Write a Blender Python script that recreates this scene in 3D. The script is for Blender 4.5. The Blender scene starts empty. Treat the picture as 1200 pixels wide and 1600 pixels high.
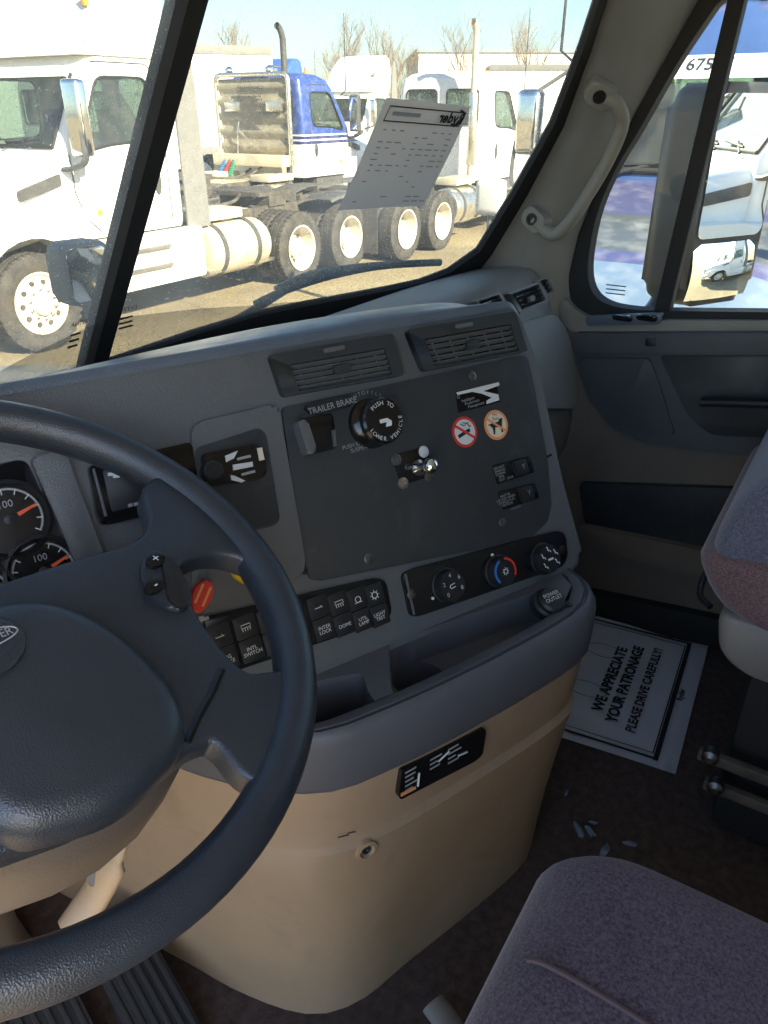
import bpy, bmesh, math, random
from mathutils import Vector as V, Matrix
random.seed(7)
sc = bpy.context.scene
COL = sc.collection
R_ = math.radians
# ------------------------------------------------------------------ camera
CAM = V((-.8, 0, 1.2)); YAW = R_(58); PIT = R_(27.7); FPX = 1200.0
cd = bpy.data.cameras.new('camera'); cam = bpy.data.objects.new('camera', cd); COL.objects.link(cam)
cam.location = CAM; cam.rotation_euler = (R_(90) - PIT, 0, -YAW)
cd.sensor_fit = 'VERTICAL'; cd.sensor_height = 36; cd.sensor_width = 27; cd.lens = 36 * FPX / 1600
cd.clip_start = .02; cd.clip_end = 2000
sc.camera = cam
# ------------------------------------------------------------------ sky and sun
SUN_AZ = 197; SUN_EL = 32         # clockwise from the truck's heading (+Y)
w = bpy.data.worlds.new('World'); sc.world = w; w.use_nodes = True
nt = w.node_tree; bg = nt.nodes['Background']
sky = nt.nodes.new('ShaderNodeTexSky'); sky.sky_type = 'NISHITA'; sky.sun_disc = False
sky.sun_elevation = R_(SUN_EL); sky.sun_rotation = R_(SUN_AZ); sky.air_density = 1.0; sky.dust_density = 1.3; sky.ozone_density = 3.5
nt.links.new(sky.outputs[0], bg.inputs[0]); bg.inputs[1].default_value = .052
sd = bpy.data.lights.new('sun', 'SUN'); so = bpy.data.objects.new('sun', sd); COL.objects.link(so)
sd.energy = 3.0; sd.angle = R_(.5); sd.color = (1, .90, .74)
sdir = V((math.sin(R_(SUN_AZ)) * math.cos(R_(SUN_EL)), math.cos(R_(SUN_AZ)) * math.cos(R_(SUN_EL)), math.sin(R_(SUN_EL))))
so.rotation_euler = sdir.to_track_quat('Z', 'Y').to_euler(); so.location = (-6, -12, 12)
sc.view_settings.view_transform = 'Standard'; sc.view_settings.look = 'None'; sc.view_settings.gamma = 1
sc.view_settings.exposure = 3.6
sc.cycles.max_bounces = 10; sc.cycles.diffuse_bounces = 6; sc.cycles.transparent_max_bounces = 24
sc.cycles.sample_clamp_indirect = 6
GZ = -1.15                          # the yard, below the cab floor at z = 0
# ------------------------------------------------------------------ pixel helpers: a pixel is a direction, a surface gives the distance
FW = V((math.sin(YAW), math.cos(YAW), 0)); RT = V((math.cos(YAW), -math.sin(YAW), 0)); UP = V((0, 0, 1))
def ray(px, py):
    x = px - 600; yd = py - 800
    return FW * (FPX * math.cos(PIT) - yd * math.sin(PIT)) + RT * x - UP * (FPX * math.sin(PIT) + yd * math.cos(PIT))
def onz(px, py, z): d = ray(px, py); return CAM + d * ((z - CAM.z) / d.z)
def onx(px, py, x): d = ray(px, py); return CAM + d * ((x - CAM.x) / d.x)
def ony(px, py, y): d = ray(px, py); return CAM + d * ((y - CAM.y) / d.y)
class Frame:
    def __init__(s, o, u, w):
        s.o = V(o); s.u = V(u).normalized(); s.w = V(w); s.w = (s.w - s.u * s.w.dot(s.u)).normalized(); s.n = s.u.cross(s.w)
    def pt(s, a, b, c=0): return s.o + s.u * a + s.w * b + s.n * c
    def hit(s, px, py, c=0):
        d = ray(px, py); t = ((s.o + s.n * c - CAM).dot(s.n)) / d.dot(s.n); return CAM + d * t
    def ab(s, px, py, c=0): q = s.hit(px, py, c) - s.o; return (q.dot(s.u), q.dot(s.w))
    def moved(s, a, b, c=0, rot=0):
        u = s.u * math.cos(rot) + s.w * math.sin(rot); w = s.w * math.cos(rot) - s.u * math.sin(rot)
        return Frame(s.pt(a, b, c), u, w)
# ------------------------------------------------------------------ materials
MAT = {}
def mat(name, col, rough=.5, metal=0, bump=None, var=0, vscale=8, spec=.5, coat=0, col2=None, sheen=0, grain=None, rvar=0, bdist=.002, grime=None):
    m = bpy.data.materials.new(name); m.use_nodes = True; t = m.node_tree; b = t.nodes['Principled BSDF']; L = t.links.new; N = t.nodes.new
    b.inputs['Base Color'].default_value = (*col, 1); b.inputs['Roughness'].default_value = rough; b.inputs['Metallic'].default_value = metal
    b.inputs['Specular IOR Level'].default_value = spec; b.inputs['Coat Weight'].default_value = coat; b.inputs['Coat Roughness'].default_value = .08
    if sheen: b.inputs['Sheen Weight'].default_value = sheen
    tc = N('ShaderNodeTexCoord')
    if var or col2:
        no = N('ShaderNodeTexNoise'); no.inputs['Scale'].default_value = vscale; no.inputs['Detail'].default_value = 6; no.inputs['Roughness'].default_value = .62
        L(tc.outputs['Object'], no.inputs['Vector'])
        r = N('ShaderNodeValToRGB'); r.color_ramp.elements[0].position = .32; r.color_ramp.elements[1].position = .68
        c2 = col2 if col2 else tuple(c * (1 - var) for c in col); c1 = col if col2 else tuple(min(1, c * (1 + var)) for c in col)
        r.color_ramp.elements[0].color = (*c2, 1); r.color_ramp.elements[1].color = (*c1, 1)
        L(no.outputs['Fac'], r.inputs['Fac']); L(r.outputs['Color'], b.inputs['Base Color'])
    if grime:
        gc, gs, lo_, hi_, am = grime; src = b.inputs['Base Color'].links[0].from_socket if b.inputs['Base Color'].links else None
        g1 = N('ShaderNodeTexNoise'); g1.inputs['Scale'].default_value = gs; g1.inputs['Detail'].default_value = 9; g1.inputs['Roughness'].default_value = .7; g1.inputs['Distortion'].default_value = .6; L(tc.outputs['Object'], g1.inputs['Vector'])
        gm = N('ShaderNodeMapRange'); gm.inputs['From Min'].default_value = lo_; gm.inputs['From Max'].default_value = hi_; gm.inputs['To Max'].default_value = am; L(g1.outputs['Fac'], gm.inputs['Value'])
        gx = N('ShaderNodeMix'); gx.data_type = 'RGBA'; L(gm.outputs['Result'], gx.inputs[0]); gx.inputs[7].default_value = (*gc, 1); gx.inputs[6].default_value = (*col, 1)
        if src: L(src, gx.inputs[6])
        L(gx.outputs[2], b.inputs['Base Color'])
    if rvar:
        n3 = N('ShaderNodeTexNoise'); n3.inputs['Scale'].default_value = vscale * 1.7; n3.inputs['Detail'].default_value = 5; L(tc.outputs['Object'], n3.inputs['Vector'])
        mr = N('ShaderNodeMapRange'); mr.inputs['To Min'].default_value = max(0.02, rough - rvar); mr.inputs['To Max'].default_value = min(1, rough + rvar)
        mr.inputs['From Min'].default_value = .3; mr.inputs['From Max'].default_value = .7
        L(n3.outputs['Fac'], mr.inputs['Value']); L(mr.outputs['Result'], b.inputs['Roughness'])
    if bump or grain:
        bp = N('ShaderNodeBump'); bp.inputs['Distance'].default_value = bdist
        if grain:
            vo = N('ShaderNodeTexVoronoi'); vo.inputs['Scale'].default_value = grain[0]; vo.feature = 'SMOOTH_F1'
            L(tc.outputs['Object'], vo.inputs['Vector']); L(vo.outputs['Distance'], bp.inputs['Height']); bp.inputs['Strength'].default_value = grain[1]
        else:
            n2 = N('ShaderNodeTexNoise'); n2.inputs['Scale'].default_value = bump[0]; n2.inputs['Detail'].default_value = 4
            L(tc.outputs['Object'], n2.inputs['Vector']); L(n2.outputs['Fac'], bp.inputs['Height']); bp.inputs['Strength'].default_value = bump[1]
        L(bp.outputs['Normal'], b.inputs['Normal'])
    MAT[name] = m; return m
def glass(name, tint=(.9, .96, .92), refl=1.0, dust=.05, dustcol=(.75, .72, .62), speck=0):
    m = bpy.data.materials.new(name); m.use_nodes = True; t = m.node_tree; L = t.links.new; N = t.nodes.new
    t.nodes.remove(t.nodes['Principled BSDF']); out = t.nodes['Material Output']
    tr = N('ShaderNodeBsdfTransparent'); tr.inputs[0].default_value = (*tint, 1)
    gl = N('ShaderNodeBsdfGlossy'); gl.inputs['Roughness'].default_value = .01
    fr = N('ShaderNodeLayerWeight'); fr.inputs[0].default_value = .5
    pw = N('ShaderNodeMath'); pw.operation = 'POWER'; pw.inputs[1].default_value = 5; L(fr.outputs['Facing'], pw.inputs[0])
    mu = N('ShaderNodeMath'); mu.operation = 'MULTIPLY_ADD'; mu.inputs[1].default_value = .8 * refl; mu.inputs[2].default_value = .06 * refl; L(pw.outputs[0], mu.inputs[0])
    m1 = N('ShaderNodeMixShader'); L(mu.outputs[0], m1.inputs[0]); L(tr.outputs[0], m1.inputs[1]); L(gl.outputs[0], m1.inputs[2])
    df = N('ShaderNodeBsdfDiffuse'); df.inputs[0].default_value = (*dustcol, 1)
    tl = N('ShaderNodeBsdfTranslucent'); tl.inputs[0].default_value = (*dustcol, 1)
    m2 = N('ShaderNodeMixShader'); m2.inputs[0].default_value = .5; L(df.outputs[0], m2.inputs[1]); L(tl.outputs[0], m2.inputs[2])
    tc = N('ShaderNodeTexCoord'); no = N('ShaderNodeTexNoise'); no.inputs['Scale'].default_value = 5; no.inputs['Detail'].default_value = 8; L(tc.outputs['Object'], no.inputs['Vector'])
    mr = N('ShaderNodeMapRange'); mr.inputs['From Min'].default_value = .35; mr.inputs['From Max'].default_value = .75; mr.inputs['To Min'].default_value = dust * .5; mr.inputs['To Max'].default_value = dust * 1.8
    L(no.outputs['Fac'], mr.inputs['Value']); fac = mr.outputs['Result']
    if speck:
        n2 = N('ShaderNodeTexNoise'); n2.inputs['Scale'].default_value = 210; n2.inputs['Detail'].default_value = 2; L(tc.outputs['Object'], n2.inputs['Vector'])
        m3 = N('ShaderNodeMapRange'); m3.inputs['From Min'].default_value = .64; m3.inputs['From Max'].default_value = .74; m3.inputs['To Max'].default_value = speck; L(n2.outputs['Fac'], m3.inputs['Value'])
        ad = N('ShaderNodeMath'); ad.operation = 'ADD'; L(fac, ad.inputs[0]); L(m3.outputs['Result'], ad.inputs[1]); fac = ad.outputs[0]
    m4 = N('ShaderNodeMixShader'); L(fac, m4.inputs[0]); L(m1.outputs[0], m4.inputs[1]); L(m2.outputs[0], m4.inputs[2]); L(m4.outputs[0], out.inputs[0])
    MAT[name] = m; return m
mat('dash_pad', (.10, .125, .155), .36, grain=(520, .6), spec=.55, var=.10, vscale=14, rvar=.06, bdist=.0007)
mat('dash_grey', (.103, .109, .112), .48, rvar=.1, grime=((.07, .07, .07), 10, .56, .8, .4), grain=(600, .5), var=.06, vscale=9, bdist=.0007)
mat('dash_dark', (.026, .030, .031), .55, rvar=.14, grime=((.09, .09, .085), 16, .55, .8, .4), bump=(900, .15), var=.15, vscale=5)
mat('black_plastic', (.012, .012, .013), .5, var=.2, vscale=20)
mat('gloss_black', (.008, .008, .009), .16)
mat('tray_grey', (.09, .09, .098), .5, grain=(600, .2), var=.08, vscale=10, bdist=.0007)
mat('beige', (.37, .258, .158), .5, grain=(480, .16), var=.09, vscale=5, col2=(.32, .222, .135), rvar=.1, grime=((.16, .11, .07), 7, .56, .78, .5), bdist=.0007)
mat('pillar_greige', (.245, .235, .20), .62, grain=(600, .2), var=.06, vscale=6, bdist=.0007)
mat('door_dark', (.065, .072, .08), .55, grain=(600, .25), var=.1, vscale=7, bdist=.0007)
mat('door_beige', (.17, .138, .105), .6, grain=(500, .2), var=.08, bdist=.0007)
mat('pass_grey', (.175, .172, .158), .55, grain=(600, .2), var=.05, bdist=.0007)
mat('black_rubber', (.012, .012, .012), .7, bump=(300, .1))
mat('wheel_leather', (.025, .031, .040), .36, grain=(850, .45), spec=.6, var=.12, vscale=20, bdist=.0008)
mat('wheel_back', (.15, .122, .10), .5, grain=(430, .3), bdist=.0007)
mat('headliner', (.60, .57, .50), .9, bump=(300, .4))
mat('steel', (.55, .53, .48), .3, 1, var=.15)
mat('screw_steel', (.22, .21, .20), .4, 1)
mat('chrome', (.85, .85, .83), .06, 1, rvar=.04)
mat('mirror', (.93, .95, .94), .004, 1)
mat('paper', (.78, .80, .82), .85, var=.03)
mat('paper_mat', (.90, .92, .95), .7, var=.03)
mat('ink', (.012, .012, .016), .7)
mat('ink_soft', (.30, .33, .38), .8)
mat('print_white', (.62, .64, .62), .6)
mat('print_grey', (.30, .31, .31), .6)
mat('red_paint', (.60, .035, .02), .5)
mat('orange_print', (.75, .30, .10), .6)
mat('cream_print', (.72, .62, .46), .6)
mat('blue_print', (.03, .18, .60), .5)
mat('needle', (.85, .10, .02), .5)
mat('yellow', (.75, .50, .02), .5)
mat('scrap', (.14, .17, .20), .08)
def carpet(name, c1, c2, scale, strength, sheen=.3, ribs=None):
    m = mat(name, c1, .95, col2=c2, vscale=scale, bump=(scale * 6, strength), sheen=sheen, spec=.15, grime=((.20, .16, .12), 22, .58, .74, .35)); return m
carpet('floor_carpet', (.10, .068, .055), (.05, .034, .028), 60, .6, .1)
def fabric(name, c1, c2):
    m = bpy.data.materials.new(name); m.use_nodes = True; t = m.node_tree; b = t.nodes['Principled BSDF']; L = t.links.new; N = t.nodes.new
    tc = N('ShaderNodeTexCoord'); b.inputs['Roughness'].default_value = .95; b.inputs['Specular IOR Level'].default_value = .15; b.inputs['Sheen Weight'].default_value = .35; b.inputs['Sheen Roughness'].default_value = .5
    no = N('ShaderNodeTexNoise'); no.inputs['Scale'].default_value = 300; no.inputs['Detail'].default_value = 2; no.inputs['Roughness'].default_value = .8; L(tc.outputs['Object'], no.inputs['Vector'])
    n2 = N('ShaderNodeTexNoise'); n2.inputs['Scale'].default_value = 9; n2.inputs['Detail'].default_value = 5; L(tc.outputs['Object'], n2.inputs['Vector'])
    mx = N('ShaderNodeMath'); mx.operation = 'MULTIPLY_ADD'; mx.inputs[1].default_value = .22; L(n2.outputs['Fac'], mx.inputs[0]); 
    m5 = N('ShaderNodeMath'); m5.operation = 'MULTIPLY'; m5.inputs[1].default_value = .78; L(no.outputs['Fac'], m5.inputs[0]); L(m5.outputs[0], mx.inputs[2])
    r = N('ShaderNodeValToRGB'); r.color_ramp.elements[0].position = .36; r.color_ramp.elements[1].position = .64; r.color_ramp.elements[0].color = (*c2, 1); r.color_ramp.elements[1].color = (*c1, 1)
    L(mx.outputs[0], r.inputs[0]); L(r.outputs[0], b.inputs['Base Color'])
    bp = N('ShaderNodeBump'); bp.inputs['Strength'].default_value = .5; bp.inputs['Distance'].default_value = .002; n3 = N('ShaderNodeTexNoise'); n3.inputs['Scale'].default_value = 420; L(tc.outputs['Object'], n3.inputs['Vector']); L(n3.outputs['Fac'], bp.inputs['Height']); L(bp.outputs[0], b.inputs['Normal'])
    MAT[name] = m; return m
fabric('seat_fabric', (.155, .105, .12), (.05, .031, .038))
fabric('seat_sky_tint', (.17, .175, .225), (.075, .075, .11))  # passenger cushion cloth with the sky's blue light put into its colour
fabric('seat_side', (.24, .15, .145), (.11, .065, .065))
mat('seat_seam', (.10, .06, .06), .9)
mat('seat_plastic', (.22, .20, .175), .55, var=.1)
glass('windshield_glass', (.41, .425, .385), 1.0, .15, (.85, .80, .64), .30)
glass('door_glass', (.60, .66, .63), .8, .02, (.72, .70, .64), .06)
glass('truck_glass', (.42, .52, .46), 1.3, .10, (.55, .54, .46), .1)
# yard materials
mat('white_paint', (.80, .79, .75), .28, coat=.4, var=.03, vscale=2)
mat('white_old', (.74, .72, .66), .4, var=.06, vscale=3)
mat('tyre', (.030, .028, .026), .85, bump=(60, .3), col2=(.085, .074, .058), vscale=7)
mat('rim_white', (.62, .58, .48), .45, var=.15, vscale=10)
mat('alu', (.72, .69, .60), .28, .9, var=.12, vscale=6, rvar=.1)
mat('frame_dark', (.045, .042, .038), .7, col2=(.13, .11, .085), vscale=9)
mat('dark_trim', (.05, .05, .048), .6, col2=(.10, .095, .085), vscale=8)
mat('grey_trim', (.20, .195, .18), .7, var=.1)
mat('tan_metal', (.62, .55, .40), .4, .2, var=.2, vscale=5)
mat('rust', (.28, .14, .06), .8, var=.3)
mat('hose_red', (.55, .06, .04), .5); mat('hose_blue', (.05, .22, .50), .5); mat('hose_green', (.05, .25, .14), .5)
mat('amber', (.80, .28, .03), .3)
mat('bark', (.27, .205, .14), .9, var=.25, vscale=6)
mat('wall_panel', (.58, .56, .50), .7, var=.05); mat('roof_trim', (.22, .26, .28), .5)
mat('trailer_white', (.78, .77, .73), .4, var=.04, vscale=1.5)
mat('purple_paint', (.035, .07, .18), .35, coat=.3, var=.1, vscale=6)
mat('blue_paint', (.05, .12, .42), .3, coat=.4, var=.06)
mat('cabin_dark', (.10, .095, .085), .8)
def banded_mat(name, rows, axis='Z', rough=.32):
    # flat colours by height / length on the truck: rows = [(from, colour)...]
    m = bpy.data.materials.new(name); m.use_nodes = True; t = m.node_tree; b = t.nodes['Principled BSDF']; L = t.links.new; N = t.nodes.new
    tc = N('ShaderNodeTexCoord'); sp = N('ShaderNodeSeparateXYZ'); L(tc.outputs['Object'], sp.inputs[0])
    mr = N('ShaderNodeMapRange'); lo, hi = -4, 4; mr.inputs['From Min'].default_value = lo; mr.inputs['From Max'].default_value = hi; L(sp.outputs[axis], mr.inputs['Value'])
    r = N('ShaderNodeValToRGB'); r.color_ramp.interpolation = 'CONSTANT'; e = r.color_ramp.elements
    for i, (z, c) in enumerate(rows):
        p = (z - lo) / (hi - lo)
        if i < 2: e[i].position = p; e[i].color = (*c, 1)
        else: x = e.new(p); x.color = (*c, 1)
    no = N('ShaderNodeTexNoise'); no.inputs['Scale'].default_value = 9; no.inputs['Detail'].default_value = 9; L(tc.outputs['Object'], no.inputs['Vector'])
    n2 = N('ShaderNodeMapRange'); n2.inputs['From Min'].default_value = .45; n2.inputs['From Max'].default_value = .8; n2.inputs['To Max'].default_value = .22; L(no.outputs['Fac'], n2.inputs['Value'])
    mx = N('ShaderNodeMix'); mx.data_type = 'RGBA'; L(n2.outputs[0], mx.inputs[0]); L(mr.outputs['Result'], r.inputs[0]); L(r.outputs[0], mx.inputs[6]); mx.inputs[7].default_value = (.5, .47, .42, 1)
    L(mx.outputs[2], b.inputs['Base Color']); b.inputs['Roughness'].default_value = rough; b.inputs['Coat Weight'].default_value = .35
    MAT[name] = m; return m
_w, _b, _nv = (.80, .79, .75), (.03, .07, .27), (.02, .03, .14)
banded_mat('blue_white_livery', [(-4, _w), (1.60, _w), (1.66, _nv), (1.72, _w), (1.76, _nv), (1.82, _w), (1.86, _b)])
banded_mat('purple_hood_bands', [(-4, (.055, .055, .12)), (-.45, (.055, .055, .12)), (.02, (.06, .065, .068)), (.55, (.055, .055, .13)), (.66, (.10, .14, .20))], 'X')  # hood colour steps along its length: purple, grey, purple, pale blue
def ground_mat():
    m = bpy.data.materials.new('yard_dirt'); m.use_nodes = True; t = m.node_tree; b = t.nodes['Principled BSDF']; L = t.links.new; N = t.nodes.new
    tc = N('ShaderNodeTexCoord'); b.inputs['Roughness'].default_value = .95; b.inputs['Specular IOR Level'].default_value = .2
    n1 = N('ShaderNodeTexNoise'); n1.inputs['Scale'].default_value = .35; n1.inputs['Detail'].default_value = 10; n1.inputs['Roughness'].default_value = .65; L(tc.outputs['Object'], n1.inputs['Vector'])
    r = N('ShaderNodeValToRGB'); r.color_ramp.elements[0].position = .35; r.color_ramp.elements[1].position = .65
    r.color_ramp.elements[0].color = (.21, .17, .105, 1); r.color_ramp.elements[1].color = (.35, .285, .17, 1); L(n1.outputs['Fac'], r.inputs[0])
    n2 = N('ShaderNodeTexNoise'); n2.inputs['Scale'].default_value = 25; n2.inputs['Detail'].default_value = 8; L(tc.outputs['Object'], n2.inputs['Vector'])
    mx = N('ShaderNodeMix'); mx.data_type = 'RGBA'; mx.blend_type = 'OVERLAY'; mx.inputs[0].default_value = .6; L(r.outputs[0], mx.inputs[6]); L(n2.outputs['Color'], mx.inputs[7]); 
    bw = N('ShaderNodeRGBToBW'); L(n2.outputs['Fac'], bw.inputs[0]); L(bw.outputs[0], mx.inputs[7])
    L(mx.outputs[2], b.inputs['Base Color'])
    bp = N('ShaderNodeBump'); bp.inputs['Strength'].default_value = .7; bp.inputs['Distance'].default_value = .03; L(n2.outputs['Fac'], bp.inputs['Height']); L(bp.outputs[0], b.inputs['Normal'])
    MAT['yard_dirt'] = m
ground_mat()
def frit_mat():
    m = bpy.data.materials.new('frit'); m.use_nodes = True; t = m.node_tree; L = t.links.new; N = t.nodes.new; out = t.nodes['Material Output']; b = t.nodes['Principled BSDF']
    b.inputs['Base Color'].default_value = (.25, .25, .23, 1)
    uv = N('ShaderNodeTexCoord'); sp = N('ShaderNodeSeparateXYZ'); L(uv.outputs['Object'], sp.inputs[0])
    vo = N('ShaderNodeTexVoronoi'); vo.inputs['Scale'].default_value = 420; vo.inputs['Randomness'].default_value = 0; L(uv.outputs['Object'], vo.inputs['Vector'])
    cm = N('ShaderNodeMapRange'); cm.inputs['From Min'].default_value = .2; cm.inputs['From Max'].default_value = .7; cm.inputs['To Min'].default_value = .5; cm.inputs['To Max'].default_value = .2; L(vo.outputs['Distance'], cm.inputs['Value'])
    tr = N('ShaderNodeBsdfTransparent'); mx = N('ShaderNodeMixShader'); L(cm.outputs[0], mx.inputs[0]); L(tr.outputs[0], mx.inputs[1]); L(b.outputs[0], mx.inputs[2]); L(mx.outputs[0], out.inputs[0])
    MAT['frit'] = m
frit_mat()
# ------------------------------------------------------------------ building blocks
def thing(name, label, cat, loc=(0, 0, 0), rotz=0, group=None):
    o = bpy.data.objects.new(name, None); COL.objects.link(o); o.location = loc; o.rotation_euler = (0, 0, rotz); o.empty_display_size = .1
    o['label'] = label; o['category'] = cat
    if group: o['group'] = group
    return o
def root_loc(p):
    l = V((0, 0, 0))
    while p is not None: l += p.location; p = p.parent
    return l
def link(name, me, m, parent=None, ang=35, smooth=True):
    if m is not None:
        me.materials.clear(); me.materials.append(MAT[m] if isinstance(m, str) else m)
    if smooth:
        me.shade_smooth()
        if ang < 180: me.set_sharp_from_angle(angle=R_(ang))
    o = bpy.data.objects.new(name, me); COL.objects.link(o); o.parent = parent; return o
LOCAL = [False]
def emit(name, bm, m, parent=None, ang=35, smooth=True, keep=False):
    bmesh.ops.recalc_face_normals(bm, faces=bm.faces[:])
    if parent is not None and not LOCAL[0]:
        l = root_loc(parent)
        if l.length > 0: bmesh.ops.translate(bm, vec=-l, verts=bm.verts[:])
    me = bpy.data.meshes.new(name); bm.to_mesh(me)
    if not keep: bm.free()
    return link(name, me, m, parent, ang, smooth)
def NB(): return bmesh.new()
def area2(p): return sum(p[i][0] * p[(i + 1) % len(p)][1] - p[(i + 1) % len(p)][0] * p[i][1] for i in range(len(p)))
def prism(bm, fr, pts, c0, c1, bev=0, seg=2, both=False):
    # polygon pts (a,b) on frame fr, thick from c0 to c1 along the normal; the c1 edge is rounded by bev
    if area2(pts) < 0: pts = pts[::-1]
    n = len(pts); lo = [bm.verts.new(fr.pt(a, b, c0)) for a, b in pts]; hi = [bm.verts.new(fr.pt(a, b, c1)) for a, b in pts]
    bm.faces.new(lo[::-1]); top = bm.faces.new(hi)
    for i in range(n): bm.faces.new((lo[i], lo[(i + 1) % n], hi[(i + 1) % n], hi[i]))
    if bev:
        es = list(top.edges)
        if both:
            hs = set(hi); ls = set(lo); es = [e for v in lo + hi for e in v.link_edges if (e.verts[0] in hs and e.verts[1] in hs) or (e.verts[0] in ls and e.verts[1] in ls)]; es = list(set(es))
        bmesh.ops.bevel(bm, geom=es, offset=bev, segments=seg, profile=.6, affect='EDGES', clamp_overlap=True)
def rnd(pts, r, k=4):
    # round the corners of a polygon
    out = []; n = len(pts)
    for i in range(n):
        p0, p, p1 = V(pts[i - 1]), V(pts[i]), V(pts[(i + 1) % n]); a = (p0 - p); b = (p1 - p)
        rr = min(r, a.length * .48, b.length * .48); s = p + a.normalized() * rr; e = p + b.normalized() * rr
        for j in range(k + 1):
            t = j / k; q = s * (1 - t) ** 2 + p * 2 * t * (1 - t) + e * t * t; out.append(tuple(q))
    return out
def rect(a0, b0, a1, b1): return [(a0, b0), (a1, b0), (a1, b1), (a0, b1)]
def circ(a, b, r, n=24, ry=None): return [(a + r * math.cos(2 * math.pi * i / n), b + (ry or r) * math.sin(2 * math.pi * i / n)) for i in range(n)]
def lathe(bm, fr, prof, n=24, cap=True):
    # prof = [(r,c)...] along the frame normal
    rings = [[bm.verts.new(fr.pt(r * math.cos(2 * math.pi * i / n), r * math.sin(2 * math.pi * i / n), c)) for i in range(n)] for r, c in prof]
    for k in range(len(rings) - 1):
        for i in range(n): bm.faces.new((rings[k][i], rings[k][(i + 1) % n], rings[k + 1][(i + 1) % n], rings[k + 1][i]))
    if cap: bm.faces.new(rings[0][::-1]); bm.faces.new(rings[-1])
def loft(bm, rings, closed=True, cap=True):
    vs = [[bm.verts.new(p) for p in r] for r in rings]; n = len(vs[0])
    for k in range(len(vs) - 1):
        for i in range(n if closed else n - 1): bm.faces.new((vs[k][i], vs[k][(i + 1) % n], vs[k + 1][(i + 1) % n], vs[k + 1][i]))
    if cap and closed: bm.faces.new(vs[0][::-1]); bm.faces.new(vs[-1])
    return vs
def tube(bm, pts, r, n=10, closed=False, cap=True, flat=1):
    pts = [V(p) for p in pts]; m = len(pts); rings = []; prev = None
    for i, p in enumerate(pts):
        t = (pts[(i + 1) % m] - pts[i - 1]) if closed else (pts[min(i + 1, m - 1)] - pts[max(i - 1, 0)]); t.normalize()
        if prev is None:
            s = t.cross(V((0, 0, 1))); 
            if s.length < 1e-3: s = t.cross(V((1, 0, 0)))
        else: s = prev - t * prev.dot(t)
        s.normalize(); prev = s; q = t.cross(s); rr = r[i] if isinstance(r, (list, tuple)) else r
        rings.append([bm.verts.new(p + s * (rr * math.cos(2 * math.pi * k / n)) + q * (rr * flat * math.sin(2 * math.pi * k / n))) for k in range(n)])
    for k in range(m if closed else m - 1):
        A, B = rings[k], rings[(k + 1) % m]
        for i in range(n): bm.faces.new((A[i], A[(i + 1) % n], B[(i + 1) % n], B[i]))
    if cap and not closed: bm.faces.new(rings[0][::-1]); bm.faces.new(rings[-1])
def smooth_path(pts, k=6):
    pts = [V(p) for p in pts]; out = []
    for i in range(len(pts) - 1):
        p0, p1, p2, p3 = pts[max(i - 1, 0)], pts[i], pts[i + 1], pts[min(i + 2, len(pts) - 1)]
        for j in range(k):
            t = j / k; out.append(.5 * ((2 * p1) + (p2 - p0) * t + (2 * p0 - 5 * p1 + 4 * p2 - p3) * t * t + (3 * p1 - p0 - 3 * p2 + p3) * t ** 3))
    out.append(pts[-1]); return out
def box(bm, x0, y0, z0, x1, y1, z1, bev=0, seg=2):
    fr = Frame((0, 0, 0), (1, 0, 0), (0, 1, 0)); b2 = bmesh.new(); prism(b2, fr, rect(x0, y0, x1, y1), z0, z1)
    if bev: bmesh.ops.bevel(b2, geom=b2.edges[:], offset=bev, segments=seg, profile=.6, affect='EDGES', clamp_overlap=True)
    me = bpy.data.meshes.new('t'); b2.to_mesh(me); b2.free(); bm.from_mesh(me); bpy.data.meshes.remove(me)
def grid(bm, P, close_u=False):
    vs = [[bm.verts.new(p) for p in row] for row in P]
    for i in range(len(vs) - 1):
        for j in range(len(vs[0]) - 1): bm.faces.new((vs[i][j], vs[i][j + 1], vs[i + 1][j + 1], vs[i + 1][j]))
    return vs
def curve_prism(bm, fr, pts, c, half, bev, res=3):
    # a flat outline, thick +-half about c with rounded edges (copes with concave outlines)
    cu = bpy.data.curves.new('t', 'CURVE'); cu.dimensions = '2D'; cu.fill_mode = 'BOTH'; cu.extrude = max(0, half - bev); cu.bevel_depth = bev; cu.bevel_resolution = res; cu.offset = 0
    sp = cu.splines.new('POLY'); sp.points.add(len(pts) - 1); sp.use_cyclic_u = True
    if area2(pts) < 0: pts = pts[::-1]
    for p, (a, b) in zip(sp.points, pts): p.co = (a, b, 0, 1)
    o = bpy.data.objects.new('t', cu); me = bpy.data.meshes.new_from_object(o)
    for v_ in me.vertices: v_.co = fr.pt(v_.co.x, v_.co.y, c + v_.co.z)
    bm.from_mesh(me); bpy.data.meshes.remove(me); bpy.data.objects.remove(o); bpy.data.curves.remove(cu); bmesh.ops.remove_doubles(bm, verts=bm.verts[:], dist=1e-5)
def evaluated(o):
    dg = bpy.context.evaluated_depsgraph_get(); me = bpy.data.meshes.new_from_object(o.evaluated_get(dg)); old = o.data; o.modifiers.clear(); o.data = me; return o
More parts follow.
